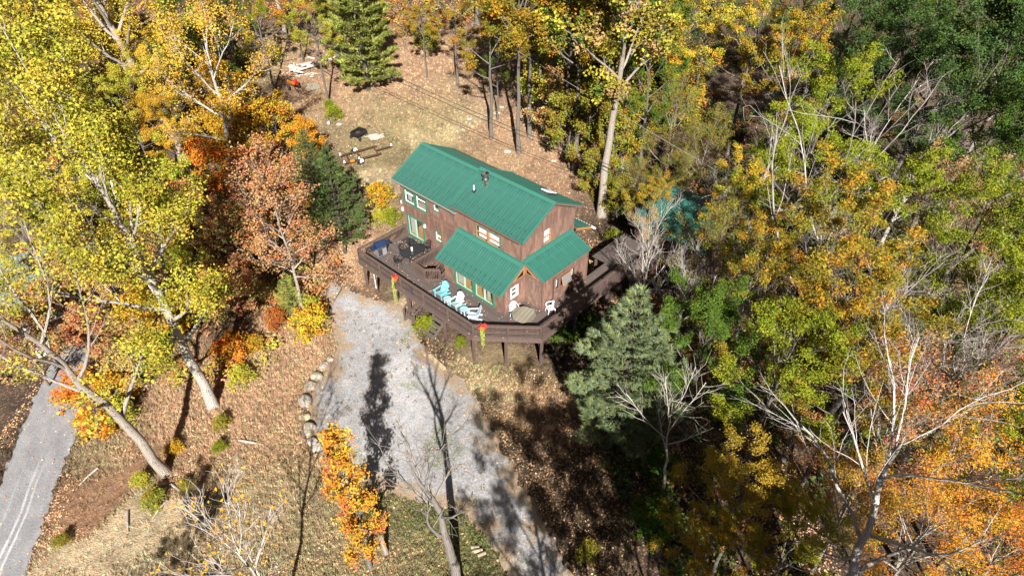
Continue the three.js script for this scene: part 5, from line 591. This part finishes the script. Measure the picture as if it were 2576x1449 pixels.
plant('dead_tree', 'bleached white dead tree with crooked limbs at lower right', 'tree', null, growTree({ seed: 223, h: 15, r: 0.24, fork: 0.3, spread: 5.4, limbs: 9, sub: 7, twigs: 4, fine: 1, leaves: 0, angle: [54, 14], wob: 0.55, bow: 0.7 }), M.barkWhite, null, foot(2075, 1560));
plant('bare_tree', 'grey bare tree among the olive crowns on the right', 'tree', null, deadA, M.barkDead, null, under(2150, 930, 5), 2.2, 1.1); plant('bare_tree', 'white bare tree above the coral crowns', 'tree', null, deadA, M.barkDead, null, under(2330, 1080, 5), 4.2, 1.15);
for (const [px, py, k, a, label] of [[1620, 700, 0.8, 2.9, 'bare white branches over the dark walkway'], [2010, 760, 0.9, 0.4, 'bare grey tree right of the utility pole'], [2230, 900, 0.9, 1.7, 'bare grey tree below the olive crowns'], [1880, 760, 0.8, 5.1, 'bare grey tree left of the utility pole'], [2280, 470, 1.1, 0.9, 'bare white tree in front of the dark oaks'], [1720, 770, 0.7, 3.6, 'bare tree just above the blue green pine'], [2440, 980, 0.8, 2.2, 'bare grey tree near the coral crowns']]) plant('bare_tree', label, 'tree', null, deadA, M.barkDead, null, under(px, py, 5 * k), a, k);
plant('bare_tree', 'bare tree rising beside the shed roof', 'tree', null, deadA, M.barkDead, null, under(1800, 545, 4), 3.4, 0.7);
// ---- trees below the picture whose shade falls across the drive and the bank
for (const [x, z, s, label] of [[2.8, -4.0, 0.84, 'tree below the picture, shading the lower driveway'], [7.6, -4.2, 0.82, 'tree below the picture, shading the right bank'], [11, -5, 0.8, 'second tree below the picture, shading the right bank'], [5.2, -3.0, 0.86, 'tree below the picture beside the lower driveway'], [14, -4.6, 0.8, 'tree below the picture, shading the lower wood'], [-14.5, -7, 0.52, 'tree below the picture, shading the sandy bank']]) plant('wood_tree', label, 'tree', G_WOOD, broad[Math.round(x + 20) % 4], M.barkGrey, C.olive, V3(x, land(x, z), z), x, s);
for (const [x, z, s, label] of [[9.3, -3.6, 0.86, 'tall tree below the picture, left of a pair'], [13.2, -3.6, 0.86, 'tall tree below the picture, right of a pair']]) plant('tall_tree', label, 'tree', G_TALL, tall[Math.round(x) % 3], M.barkGrey, C.olive, V3(x, land(x, z), z), x, s);
// ---------------------------------------------------------------- shed, far outbuilding, poles and wires
function hut(name, label, pos, turn, w, d, h, rise, roofM, wallM, trimM) {       // a shed roofed hut: high at the back (-z), low in front
  const t = thing(name, label, 'building', pos, turn); const B = (n, g, m) => mesh(n, g, m, t), nW = Math.round(w / 0.9), nD = Math.round(d / 0.9);
  for (let i = 0; i < nW; i++) B('wall_board', box(w / nW - 0.02, h, 0.06, -w / 2 + (i + 0.5) * w / nW, h / 2, d / 2), wallM); for (let i = 0; i < nW; i++) B('wall_board', box(w / nW - 0.02, h + rise, 0.06, -w / 2 + (i + 0.5) * w / nW, (h + rise) / 2, -d / 2), wallM);
  for (const s of [-1, 1]) for (let i = 0; i < nD; i++) { const z = -d / 2 + (i + 0.5) * d / nD, hh = h + rise * (0.5 - z / d); B('wall_board', box(0.06, hh - 0.1, d / nD - 0.02, s * w / 2, (hh - 0.1) / 2, z), wallM); }
  const roof = new THREE.Group(); roof.name = 'roof'; t.add(roof); const L = Math.hypot(d + 0.9, rise * (d + 0.9) / d), S = (() => { const A = V3(1, 0, 0), Dn = V3(0, -rise, d).normalize(), up = V3().crossVectors(Dn, A), n = Math.round((w + 0.8) / 0.92), pw = (w + 0.8) / n, g = panelGeo(pw, L), k = rise / d; for (let i = 0; i < n; i++) { const o = mesh('roof_panel', g, roofM, roof); o.position.set(-w / 2 - 0.4 + i * pw, h + rise + 0.45 * k + 0.05, -d / 2 - 0.45); o.quaternion.setFromRotationMatrix(new THREE.Matrix4().makeBasis(A, up, Dn)); } return k; })();
  mesh('fascia', box(w + 0.8, 0.16, 0.04, 0, h - 0.45 * S - 0.04, d / 2 + 0.45), trimM, roof); for (const s of [-1, 1]) mesh('rake_trim', bar([s * (w / 2 + 0.38), h + rise + 0.45 * S - 0.02, -d / 2 - 0.45], [s * (w / 2 + 0.38), h - 0.45 * S - 0.02, d / 2 + 0.45], 0.05, 0.14), trimM, roof); B('door', box(0.9, 1.95, 0.05, w * 0.2, 0.98, d / 2 + 0.05), trimM);
  return t;
}
{ const c = inHouse(3.9, 0, -12.6), g = land(c.x, c.z); hut('shed', 'green metal roofed shed among the trees right of the cabin', [c.x, g, c.z], HT, 5.6, 3.2, 4.15 - g - 0.2, 1.25, M.roof, M.siding[1], M.brownTrim); }
{ const p = V3(-34.5, 0, -32.5); hut('outbuilding', 'outbuilding with a grey green metal roof at the left edge', [p.x, land(p.x, p.z), p.z], 0.62, 7, 6, 3.0, 1.2, mat(0.16, 0.2, 0.17, 0.5), M.siding[0], M.white); }
const poleFoot = foot(1915, 757), farFoot = foot(590, 150);
{
  const t = thing('utility_pole', 'weathered utility pole with crossarm and transformer among the right hand trees', 'utility pole', poleFoot.toArray());
  mesh('pole', rod([0, -0.4, 0], [0, 8.4, 0], 0.16, 0.12, 12), M.poleWood, t); mesh('crossarm', [bar([-1.25, 8.0, 0.45], [1.15, 8.0, -0.35], 0.1, 0.13)], M.log, t);
  mesh('arm_brace', [rod([-0.7, 7.95, 0.27], [0, 7.3, 0.14], 0.02), rod([0.65, 7.95, -0.2], [0, 7.3, 0.14], 0.02)], M.galvanised, t);
  for (const [x, z] of [[-1.15, 0.42], [-0.85, 0.32], [1.05, -0.31]]) { const o = mesh('insulator', new THREE.LatheGeometry([[0, 0], [0.05, 0], [0.03, 0.05], [0.055, 0.09], [0.03, 0.13], [0.045, 0.17], [0, 0.19]].map(([a, b]) => new THREE.Vector2(a, b)), 10), M.whitePlastic, t); o.position.set(x, 8.06, z); }
  mesh('transformer', [cyl(0.27, 0.27, 0.9, 0.5, 6.1, 0.1, 18), cyl(0.2, 0.28, 0.1, 0.5, 6.6, 0.1, 18), box(0.3, 0.06, 0.06, 0.2, 6.3, 0.05), box(0.3, 0.06, 0.06, 0.2, 5.85, 0.05)], M.rust, t); mesh('bushing', [cyl(0.03, 0.05, 0.2, 0.38, 6.75, 0.16, 8), cyl(0.03, 0.05, 0.2, 0.62, 6.75, 0.1, 8)], M.galvanised, t); mesh('marker_plate', box(0.24, 0.5, 0.02, 0, 2.7, 0.17), M.galvanised, t);
  const f = thing('utility_pole', 'tall utility pole with a pale conduit at the top left of the clearing', 'utility pole', farFoot.toArray()); mesh('pole', rod([0, -0.4, 0], [-2.1, 13.5, 0.5], 0.17, 0.13, 12), M.poleWood, f); mesh('conduit', rod([-0.05, 0.2, 0.22], [-1.9, 12, 0.66], 0.06, 0.06, 8), M.galvanised, f); mesh('guard', rod([0.16, 0, 0.16], [-0.25, 2.8, 0.28], 0.07, 0.07, 8), M.galvanised, f);
  const sag = (a, b, s) => [...Array(17)].map((_, i) => { const k = i / 16, p = a.clone().lerp(b, k); p.y -= 4 * s * k * (1 - k); return p.toArray(); });
  const A = farFoot.clone().add(V3(-1.4, 9.0, 0.4)), B = poleFoot.clone().add(V3(0, 6.6, 0)), hi = farFoot.clone().add(V3(6, 15, -6)), top = poleFoot.clone().add(V3(-0.85, 8.25, 0.32));
  for (const [k, label] of [[0, 'lower of the paired service wires crossing behind the roof'], [0.35, 'upper of the paired service wires crossing behind the roof']]) { const w = mesh('power_wire', tube(sag(A.clone().add(V3(k, k * 0.8, 0)), B.clone().add(V3(0, k * 0.8, 0)), 2.2), 0.026, 5, 60), M.wire); tag(w, label, 'wire', 'overhead wires'); }
  tag(mesh('power_wire', tube(sag(hi, top, 0.8), 0.02, 5, 60), M.galvanised), 'single pale high wire running to the pole crossarm', 'wire', 'overhead wires');
}
// ---------------------------------------------------------------- boulders, logs and yard things
function rock(seed, w, h, d, flat = 0.3) { const g = new THREE.IcosahedronGeometry(1, 3), p = g.attributes.position, r = rng(seed), o = r() * 50; for (let i = 0; i < p.count; i++) { const x = p.getX(i), y = p.getY(i), z = p.getZ(i), k = 0.8 + 0.42 * (noise(x * 1.3 + o, y * 1.3 + z * 1.1 + o) - 0.3) + 0.1 * (noise(x * 4 + o, z * 4 - y * 3) - 0.5); p.setXYZ(i, x * k * w / 2, Math.max(-flat, y * k) * h / 2 + flat * h / 2, z * k * d / 2); } g.computeVertexNormals(); return boxUV(g); }
[[828, 898, 0.62, 'small rounded boulder at the top end of the driveway edge'], [812, 916, 0.85, 'tan boulder, second from the top of the driveway edge'], [795, 943, 1.0, 'broad grey boulder, third from the top of the driveway edge'], [777, 967, 1.05, 'pale boulder, fourth from the top of the driveway edge'], [764, 1005, 1.1, 'tall tan boulder at the left bulge of the driveway'], [763, 1044, 0.85, 'narrow yellowish boulder at the left bulge of the driveway'], [772, 1078, 1.15, 'largest rounded pale boulder on the driveway edge'], [784, 1106, 0.85, 'white boulder just below the largest one'], [798, 1122, 0.9, 'blocky white boulder beside the orange maple'], [815, 1146, 0.95, 'tan boulder half under the orange maple leaves'], [834, 1162, 0.9, 'boulder behind the orange maple'], [855, 1180, 0.8, 'boulder hidden among the orange maple leaves'], [880, 1196, 0.85, 'last boulder right of the orange maple crown']].forEach(([px, py, s, label], i) => {
  const p = onLevel(px, py, 0.25), o = mesh('boulder', rock(300 + i, s * 0.95, s * 0.62, s * 0.78), M.stone[i === 5 ? 3 : i === 7 || i === 8 ? 2 : i % 3 === 1 ? 1 : 0]); o.position.set(p.x, land(p.x, p.z) - 0.03, p.z); o.rotation.y = i * 1.3; tag(o, label, 'boulder', 'boulders lining the driveway');
});
[[1277, 382, 0.7, 2, 'white rock on the leafy bank behind the cabin'], [1393, 405, 0.5, 2, 'small white rock right of the slim trunks'], [852, 313, 0.6, 0, 'grey rock left of the black cart'], [918, 555, 0.9, 1, 'grey rock beside the dark pine'], [902, 575, 0.8, 0, 'mossy rock below the dark pine'], [745, 905, 0.4, 0, 'small pale rock in the leaf litter'], [955, 455, 0.6, 0, 'pale rock near the roof corner'], [760, 690, 0.5, 1, 'dark rock below the red maple'], [1180, 300, 0.5, 2, 'pale stone in the grass above the roof'], [1250, 285, 0.7, 0, 'flat stone at the right of the clearing'], [1262, 270, 0.5, 0, 'small stone by the fallen branch']].forEach(([px, py, s, m, label], i) => { const p = foot(px, py), o = mesh('rock', rock(330 + i, s, s * 0.55, s * 0.8), M.stone[m]); o.position.set(p.x, p.y - 0.03, p.z); tag(o, label, 'rock', 'loose rocks'); });
{ // pile of pale cut logs and stone at the top of the clearing
  const p = foot(780, 165), t = thing('rubble_pile', 'heap of whitish logs and rubble at the top left of the clearing', 'rubble', p.toArray(), 0.7), r = rng(5);
  for (let i = 0; i < 26; i++) { const a = (r() - 0.5) * 5.4, b = (r() - 0.5) * 1.8, L = 0.5 + r() * 1.1; if (r() < 0.55) mesh('log', rod([a, 0.12 + r() * 0.25, b], [a + Math.cos(i) * L, 0.15 + r() * 0.35, b + Math.sin(i) * L], 0.1 + r() * 0.07, 0.09, 8), M.paleRubble, t); else { const o = mesh('stone', rock(350 + i, 0.5 + r() * 0.4, 0.35, 0.4 + r() * 0.3), M.paleRubble, t); o.position.set(a, 0.02 + r() * 0.15, b); } }
  const q = foot(742, 190), u = thing('branch_heap', 'scatter of pale branches below the rubble heap', 'branches', q.toArray()); for (let i = 0; i < 12; i++) { const a = (r() - 0.5) * 3.4, b = (r() - 0.5) * 0.9, y = land(q.x + a, q.z + b) - q.y; mesh('branch', rod([a, y + 0.06, b], [a + (r() - 0.5) * 2, y + 0.1 + r() * 0.1, b + (r() - 0.5) * 0.6], 0.06, 0.03, 6), M.paleRubble, u); }
}
{ const p = foot(735, 222), t = thing('log_splitter', 'orange and black wheeled log splitter standing in the grass', 'log splitter', p.toArray(), 0.5); mesh('beam', bar([-0.2, 0.5, -0.9], [0.1, 0.75, 0.9], 0.18, 0.22), M.orangePaint, t); mesh('engine', [box(0.45, 0.4, 0.45, 0.35, 0.62, 0.3), cyl(0.15, 0.15, 0.12, 0.35, 0.88, 0.3, 12)], M.redPaint, t); mesh('hydraulic_cylinder', rod([-0.1, 0.75, -1.0], [0, 0.85, 0.1], 0.07, 0.07, 10), M.charcoal, t); for (const s of [-1, 1]) { const w = mesh('wheel', new THREE.TorusGeometry(0.22, 0.09, 8, 18).rotateY(Math.PI / 2), M.tyre, t); w.position.set(s * 0.5 + 0.1, 0.3, 0.3); } mesh('drawbar', rod([0, 0.45, 0.9], [0.1, 0.3, 1.6], 0.04), M.charcoal, t); }
{ const p = foot(786, 221), t = thing('pallet', 'grey wooden pallet lying in the grass by the log splitter', 'pallet', p.toArray(), 0.4); t.rotation.x = 0.15; for (let i = 0; i < 7; i++) mesh('slat', box(1.3, 0.03, 0.11, 0, 0.13, -0.54 + i * 0.18), M.greyWood[2], t); for (const x of [-0.6, 0, 0.6]) mesh('bearer', box(0.08, 0.1, 1.2, x, 0.06, 0), M.greyWood[1], t); }
{ const p = foot(903, 346), t = thing('dump_cart', 'black garden dump cart in the grass above the cabin', 'cart', p.toArray(), -0.5), w = 0.42, l = 0.62; mesh('tub', [box(w * 2, 0.04, l * 2, 0, 0.4, 0), box(w * 2, 0.32, 0.04, 0, 0.56, l), box(w * 2, 0.32, 0.04, 0, 0.56, -l), box(0.04, 0.32, l * 2, w, 0.56, 0), box(0.04, 0.32, l * 2, -w, 0.56, 0)], M.black, t); mesh('load', [rock(370, 0.6, 0.25, 0.6), rock(371, 0.5, 0.2, 0.5).translate(0.1, 0.02, 0.4)].map((g) => g.translate(-0.1, 0.42, -0.1)), M.rust, t); for (const [x, z] of [[-1, -1], [1, -1], [-1, 1], [1, 1]]) { const k = mesh('wheel', new THREE.TorusGeometry(0.14, 0.06, 8, 16).rotateY(Math.PI / 2), M.tyre, t); k.position.set(x * 0.5, 0.2, z * 0.5); } mesh('handle', [rod([0, 0.3, -l], [0.1, 0.6, -l - 0.8], 0.02), rod([-0.05, 0.6, -l - 0.8], [0.25, 0.6, -l - 0.8], 0.02)], M.black, t); }
{ const p = foot(943, 345), t = thing('plank_stack', 'pale weathered boards lying flat beside the black cart', 'boards', p.toArray(), 0.7); for (let i = 0; i < 6; i++) mesh('plank', box(1.5 - (i % 3) * 0.2, 0.05, 0.2, (i % 2) * 0.1, 0.07 + (i % 2) * 0.03, -0.55 + i * 0.22, (i % 3) * 0.05), M.paleRubble, t); }
{ const p = foot(908, 398), t = thing('boat_trailer', 'empty boat trailer frame with white rollers in the grass', 'trailer', [p.x, p.y, p.z], -1.1); t.rotation.x = 0.12; for (const x of [-0.65, 0.65]) mesh('rail', bar([x, 0.4, -1.7], [x, 0.4, 1.7], 0.1, 0.12), M.rust, t); for (const z of [-1.4, 0.2, 1.2]) mesh('cross_member', bar([-0.8, 0.42, z], [0.8, 0.42, z], 0.09, 0.1), M.rust, t); mesh('tongue', bar([0, 0.4, -1.4], [0, 0.4, -3.0], 0.08, 0.1), M.rust, t); for (const [x, z] of [[-0.7, 0.3], [0.7, 0.3], [-0.65, 1.65], [0.65, 1.65], [0, -2.9]]) { const k = mesh('roller', [cyl(0.05, 0.05, 0.2, 0, 0.1, 0, 10), box(0.12, 0.05, 0.16, 0, 0.02, 0)], M.whitePlastic, t); k.position.set(x, 0.46, z); } for (const s of [-1, 1]) { const w = mesh('wheel', new THREE.TorusGeometry(0.22, 0.09, 8, 18).rotateY(Math.PI / 2), M.tyre, t); w.position.set(s * 0.95, 0.3, 0.35); const f = mesh('fender', new THREE.CylinderGeometry(0.34, 0.34, 0.24, 12, 1, false, 0, Math.PI).rotateZ(Math.PI / 2).rotateX(-Math.PI / 2), M.whitePlastic, t); f.scale.y = 0.4; f.position.set(s * 0.95, 0.42, 0.35); } mesh('reflective_tape', box(0.13, 0.13, 0.5, 0.65, 0.405, 1.0), M.orangePaint, t); }
{ const p = foot(828, 310), t = thing('white_bucket', 'small white bucket tipped over in the grass', 'bucket', [p.x, p.y + 0.15, p.z], 0.6); t.rotation.x = 1.4; mesh('shell', new THREE.LatheGeometry([[0, 0], [0.13, 0], [0.16, 0.36], [0.15, 0.36], [0.12, 0.02]].map(([a, b]) => new THREE.Vector2(a, b)), 16), M.whitePlastic, t); mesh('bail', new THREE.TorusGeometry(0.155, 0.008, 5, 16, Math.PI).translate(0, 0.34, 0), M.galvanised, t); }
{ const p = foot(1200, 1388), t = thing('firewood', 'three split logs lying in the grass by the lower driveway', 'firewood', p.toArray(), 0.5); for (let i = 0; i < 3; i++) mesh('split_log', new THREE.CylinderGeometry(0.1, 0.1, 0.42, 3).rotateZ(Math.PI / 2).rotateY(-0.5 + i * 0.2).translate(i * 0.06, 0.07, -0.22 + i * 0.24), i === 1 ? M.cutWood : M.log, t); }
{ const p = foot(972, 1392), o = mesh('log_post', [rod([0, -0.1, 0], [-0.05, 1.5, 0.1], 0.13, 0.11, 12)], M.log); o.position.copy(p); tag(o, 'short pale upright log post right of the orange maple', 'post'); }
{ const a = onLevel(1080, 893, 0.1), b = onLevel(1118, 928, 0.1); const o = mesh('landscape_timber', bar([0, 0.1, 0], [b.x - a.x, 0.1, b.z - a.z], 0.2, 0.18), M.cutWood); o.position.set(a.x, 0, a.z); tag(o, 'tan landscape timber at the foot of the lower steps', 'timber'); }
[[430, 1220, 1.6, 0.6], [320, 1290, 1.3, 1.1], [245, 1180, 1.2, 2.0], [600, 1110, 1.5, 0.2], [1750, 1030, 3.2, 2.4], [420, 1260, 1.1, 1.9]].forEach(([px, py, L, a], i) => { const p = foot(px, py), e = V3(Math.cos(a) * L, 0, Math.sin(a) * L), m = p.clone().addScaledVector(e, 0.5), o = mesh('fallen_branch', [rod([0, 0.08, 0], [e.x * 0.55, land(m.x, m.z) - p.y + 0.12, e.z * 0.55], 0.07, 0.055, 7), rod([e.x * 0.55, land(m.x, m.z) - p.y + 0.12, e.z * 0.55], [e.x, land(p.x + e.x, p.z + e.z) - p.y + 0.06, e.z], 0.055, 0.025, 7)], M.barkDead); o.position.copy(p); tag(o, ['pale fallen branch below the leaning bare tree', 'fallen branch on the sandy bank', 'fallen branch beside the lane verge', 'fallen branch in the leaf litter below the whitish trunk', 'long fallen log in the shade right of the blue green pine', 'short fallen branch in the dry grass'][i], 'branch', 'fallen branches'); });
// ---------------------------------------------------------------- shrubs
const bushA = growBush({ seed: 401, w: 2.2, h: 1.7, clumps: 70, leaves: 26, leaf: 0.14, pal: twoTone }), bushB = growBush({ seed: 402, w: 1.8, h: 1.3, clumps: 60, leaves: 26, leaf: 0.12, pal: even });
for (const [px, py, s, c, v, label] of [[215, 1010, 1.3, C.orange, 0, 'flame orange bush at the lane verge'], [255, 1085, 1.1, C.tang, 0, 'orange bush below the first lane bush'], [310, 1060, 1.2, C.ygr, 1, 'yellow green bush beside the leaning trunk'], [300, 1000, 1.2, C.gold, 0, 'golden bush behind the leaning trunk'], [585, 905, 1.1, C.orange, 0, 'orange bush right of the whitish trunk'], [610, 965, 0.9, C.ygr, 1, 'yellow green bush below the orange one'], [560, 1075, 0.6, C.olive, 1, 'olive bush at the foot of the whitish trunk'], [556, 1135, 0.5, C.lime, 1, 'low green juniper in the leaf litter'], [645, 880, 0.8, C.gold, 1, 'small gold bush in the orange leaf litter'], [785, 835, 1.2, C.gold, 0, 'golden bush at the upper driveway edge'], [790, 790, 1.0, C.ygr, 1, 'yellow green bush under the red maple'], [958, 515, 1.1, C.gold, 0, 'golden yellow bush by the left corner of the cabin'], [985, 560, 0.9, C.lime, 1, 'green weedy bush against the left wall of the cabin'], [955, 560, 0.8, C.ygr, 1, 'yellow weeds left of the deck rail'], [1068, 832, 0.8, C.lime, 1, 'lime green bush beside the stairs under the deck'], [842, 300, 0.9, C.lime, 1, 'green shrub left of the black cart'], [828, 275, 0.7, C.lime, 1, 'smaller green shrub in the upper grass'], [470, 1230, 0.5, C.olive, 1, 'olive bush right of the leaning trunk foot'], [390, 1270, 0.6, C.olive, 0, 'brownish bush below the leaning trunk'], [440, 1140, 0.6, C.gold, 1, 'gold bush behind the leaning trunk foot'], [1160, 870, 0.5, C.lime, 1, 'small green weeds below the deck'], [1420, 860, 0.9, C.green, 1, 'dark shrub below the right side of the deck'], [1480, 840, 0.9, C.green, 0, 'shaded shrub by the right deck posts'], [700, 820, 0.8, C.rust, 0, 'rust bush in the litter above the driveway'], [660, 760, 0.9, C.tan, 0, 'tan bush left of the maple trunk'], [1075, 120, 1.3, C.olive, 0, 'olive thicket at the top of the clearing'], [1020, 90, 1.2, C.tan, 0, 'tan thicket right of the layered pine'], [690, 150, 1.1, C.lime, 1, 'green thicket near the far pole'], [620, 170, 1.2, C.olive, 0, 'olive thicket beside the far pole'], [1500, 505, 0.7, C.olive, 1, 'low olive shrub at the foot of the forked tree'], [1540, 610, 0.8, C.lime, 1, 'lime shrub behind the right end of the cabin'], [1655, 1200, 1.0, C.green, 0, 'dark shrub at the foot of the grey bare sapling'], [1640, 1330, 1.1, C.green, 0, 'deep green shrub at the bottom of the right bank'], [1480, 1400, 0.7, C.olive, 1, 'olive shrub at the lower right driveway edge'], [160, 1370, 0.5, C.olive, 1, 'little shrub on the sandy bank'], [360, 1220, 0.6, C.ygr, 1, 'yellow green weeds near the sandy bank']]) plant('shrub', label, 'shrub', 'shrubs', v ? bushB : bushA, M.barkGrey, c, foot(px, py), px, s);
// ---------------------------------------------------------------- what nobody could count: fallen leaves, grass, undergrowth
function scatter(name, label, category, geo, m, n, seed, put, tint) {
  const o = new THREE.InstancedMesh(geo, m, n), r = rng(seed), q = new THREE.Matrix4(), e = new THREE.Euler(), c = new THREE.Color(); let k = 0, guard = 0;
  while (k < n && guard++ < n * 8) { const s = put(r); if (!s) continue; e.set(s.rx ?? 0, r() * 6.28, s.rz ?? 0); q.compose(V3(s.x, s.y, s.z), new THREE.Quaternion().setFromEuler(e), V3(s.s, s.sy ?? s.s, s.s)); o.setMatrixAt(k, q); const t = tint(r, s); o.setColorAt(k, c.setRGB(...t)); k++; }
  o.count = k; o.name = name; o.castShadow = o.receiveShadow = true; scene.add(o); return tag(o, label, category, null, 'stuff');
}
const built = (x, z) => { const p = toHouse(V3(x, 2.4, z)); return p.x > -11.8 && p.x < 3.4 && p.z > -5.1 && p.z < 4.9 - Math.max(0, p.x) * 0.84; };
const leafGeo = (() => { const s = new Sheet(); s.leaf(0, 0.012, 0, 0, 1, 0.15, 0.105, 0.075, 0.4, WHITE); const g = s.geo(); g.deleteAttribute('color'); g.computeVertexNormals(); return g; })();
const flatMat = (o = {}) => new THREE.MeshStandardMaterial({ color: 0xffffff, roughness: 0.85, side: THREE.DoubleSide, flatShading: true, ...o });
scatter('fallen_leaves', 'tan and orange fallen leaves strewn over the ground', 'leaves', leafGeo, flatMat(), 60000, 71, (r) => {
  const near = r() < 0.68, x = near ? -32 + r() * 48 : -45 + r() * 75, s = near ? 14 + r() * 28 : 38 + r() * 45, z = -s; if (built(x, z)) return r() < 0.05 ? { x, y: 2.41, z, s: 0.9, rx: 0.2 } : null; const yard = inside(YARD, x, z) || onLane(x, z); if (yard && r() > 0.05) return null; if (!yard) { const c = soilAt(x, z); if (fbm(x * 0.35, z * 0.35, 2) < 0.34 + 0.14 * r() || r() < clamp((c[1] / c[0] - 0.6) * 3.2, 0, 0.93) || (c[0] > 0.43 && r() < 0.75)) return null; }
  return { x, y: land(x, z) + (yard ? 0.03 : 0.01), z, s: 0.7 + r() * 0.8, rx: (r() - 0.5) * 0.9, rz: (r() - 0.5) * 0.9 };
}, (r) => { const c = [[0.54, 0.33, 0.19], [0.44, 0.22, 0.11], [0.6, 0.44, 0.29], [0.36, 0.21, 0.13], [0.55, 0.32, 0.14]][Math.floor(r() * 5)], k = 0.7 + r() * 0.6; return c.map((v) => v * k); });
const tuftGeo = (() => { const s = new Sheet(), r = rng(9); for (let i = 0; i < 14; i++) { const a = r() * 6.28, t = 0.25 + r() * 0.6, d = 0.03 + r() * 0.05, h = 0.09 + r() * 0.1; s.leaf(Math.cos(a) * (d + h * 0.3 * t), h * 0.45, Math.sin(a) * (d + h * 0.3 * t), Math.cos(a) * Math.cos(t), Math.sin(t) * 0.4, Math.sin(a) * Math.cos(t), h, 0.016, Math.PI / 2, WHITE); } const g = s.geo(); g.deleteAttribute('color'); g.computeVertexNormals(); return g; })();
scatter('dry_grass', 'tufts of dry tan and green grass', 'grass', tuftGeo, flatMat(), 24000, 83, (r) => {
  const near = r() < 0.6, x = near ? -30 + r() * 36 : -40 + r() * 55, s = near ? 14 + r() * 20 : 36 + r() * 45, z = -s; if (built(x, z) || inside(YARD, x, z) && r() > 0.03 || onLane(x, z)) return null; const c = soilAt(x, z); if (c[1] < c[0] * 0.6 || c[0] > 0.4) return r() < 0.12 ? { x, y: land(x, z), z, s: 0.6 + r() * 0.6, c } : null; return { x, y: land(x, z), z, s: 0.7 + r() * 0.9, c };
}, (r, s) => { const k = 1.1 + r() * 0.8, g = r() < 0.3 ? 1.15 : 1; return [s.c[0] * k * (2 - g) + 0.01, s.c[1] * k * g + 0.01, s.c[2] * k]; });
const sprigGeo = (() => { const s = new Sheet(), r = rng(19); for (let i = 0; i < 34; i++) { const a = r() * 6.28, d = Math.sqrt(r()) * 0.5, h = 0.1 + r() * 0.55; s.leaf(Math.cos(a) * d, h, Math.sin(a) * d, r() - 0.5, 0.7, r() - 0.4, 0.15 + r() * 0.06, 0.11, r() * 6, WHITE); } const g = s.geo(); g.deleteAttribute('color'); g.computeVertexNormals(); return g; })();
const inTheWood = (x, s) => (x < -13.5 - Math.max(0, 34 - s) * 0.25 - Math.max(0, s - 42) * 0.62 && s > 27) || (x > 7.5 + Math.max(0, s - 38) * 0.05) || (s > 76) || (x > 5 && s < 30);
scatter('undergrowth', 'low tangled undergrowth of brambles and seedlings on the forest floor', 'undergrowth', sprigGeo, flatMat(), 9000, 97, (r) => { const x = -60 + r() * 120, s = 13 + r() * 100, z = -s; if (!inTheWood(x, s) || onLane(x, z) || built(x, z) || fbm(x * 0.25 + 3, z * 0.25, 2) < 0.42) return null; return { x, y: land(x, z), z, s: 0.6 + r() * 1.1, sy: 0.5 + r() * 1.3 }; },
  (r, s) => { const left = s.x < 0, p = left ? [C.rust, C.tan, C.orange, C.olive, C.gold, C.ygr, C.coral] : [C.olive, C.green, C.rust, C.green, C.dkgreen, C.green], c = p[Math.floor(r() * p.length)], k = (left ? 0.6 : 0.4) + r() * 0.5; return c.map((v) => v * k); });
renderer.render(scene, camera);
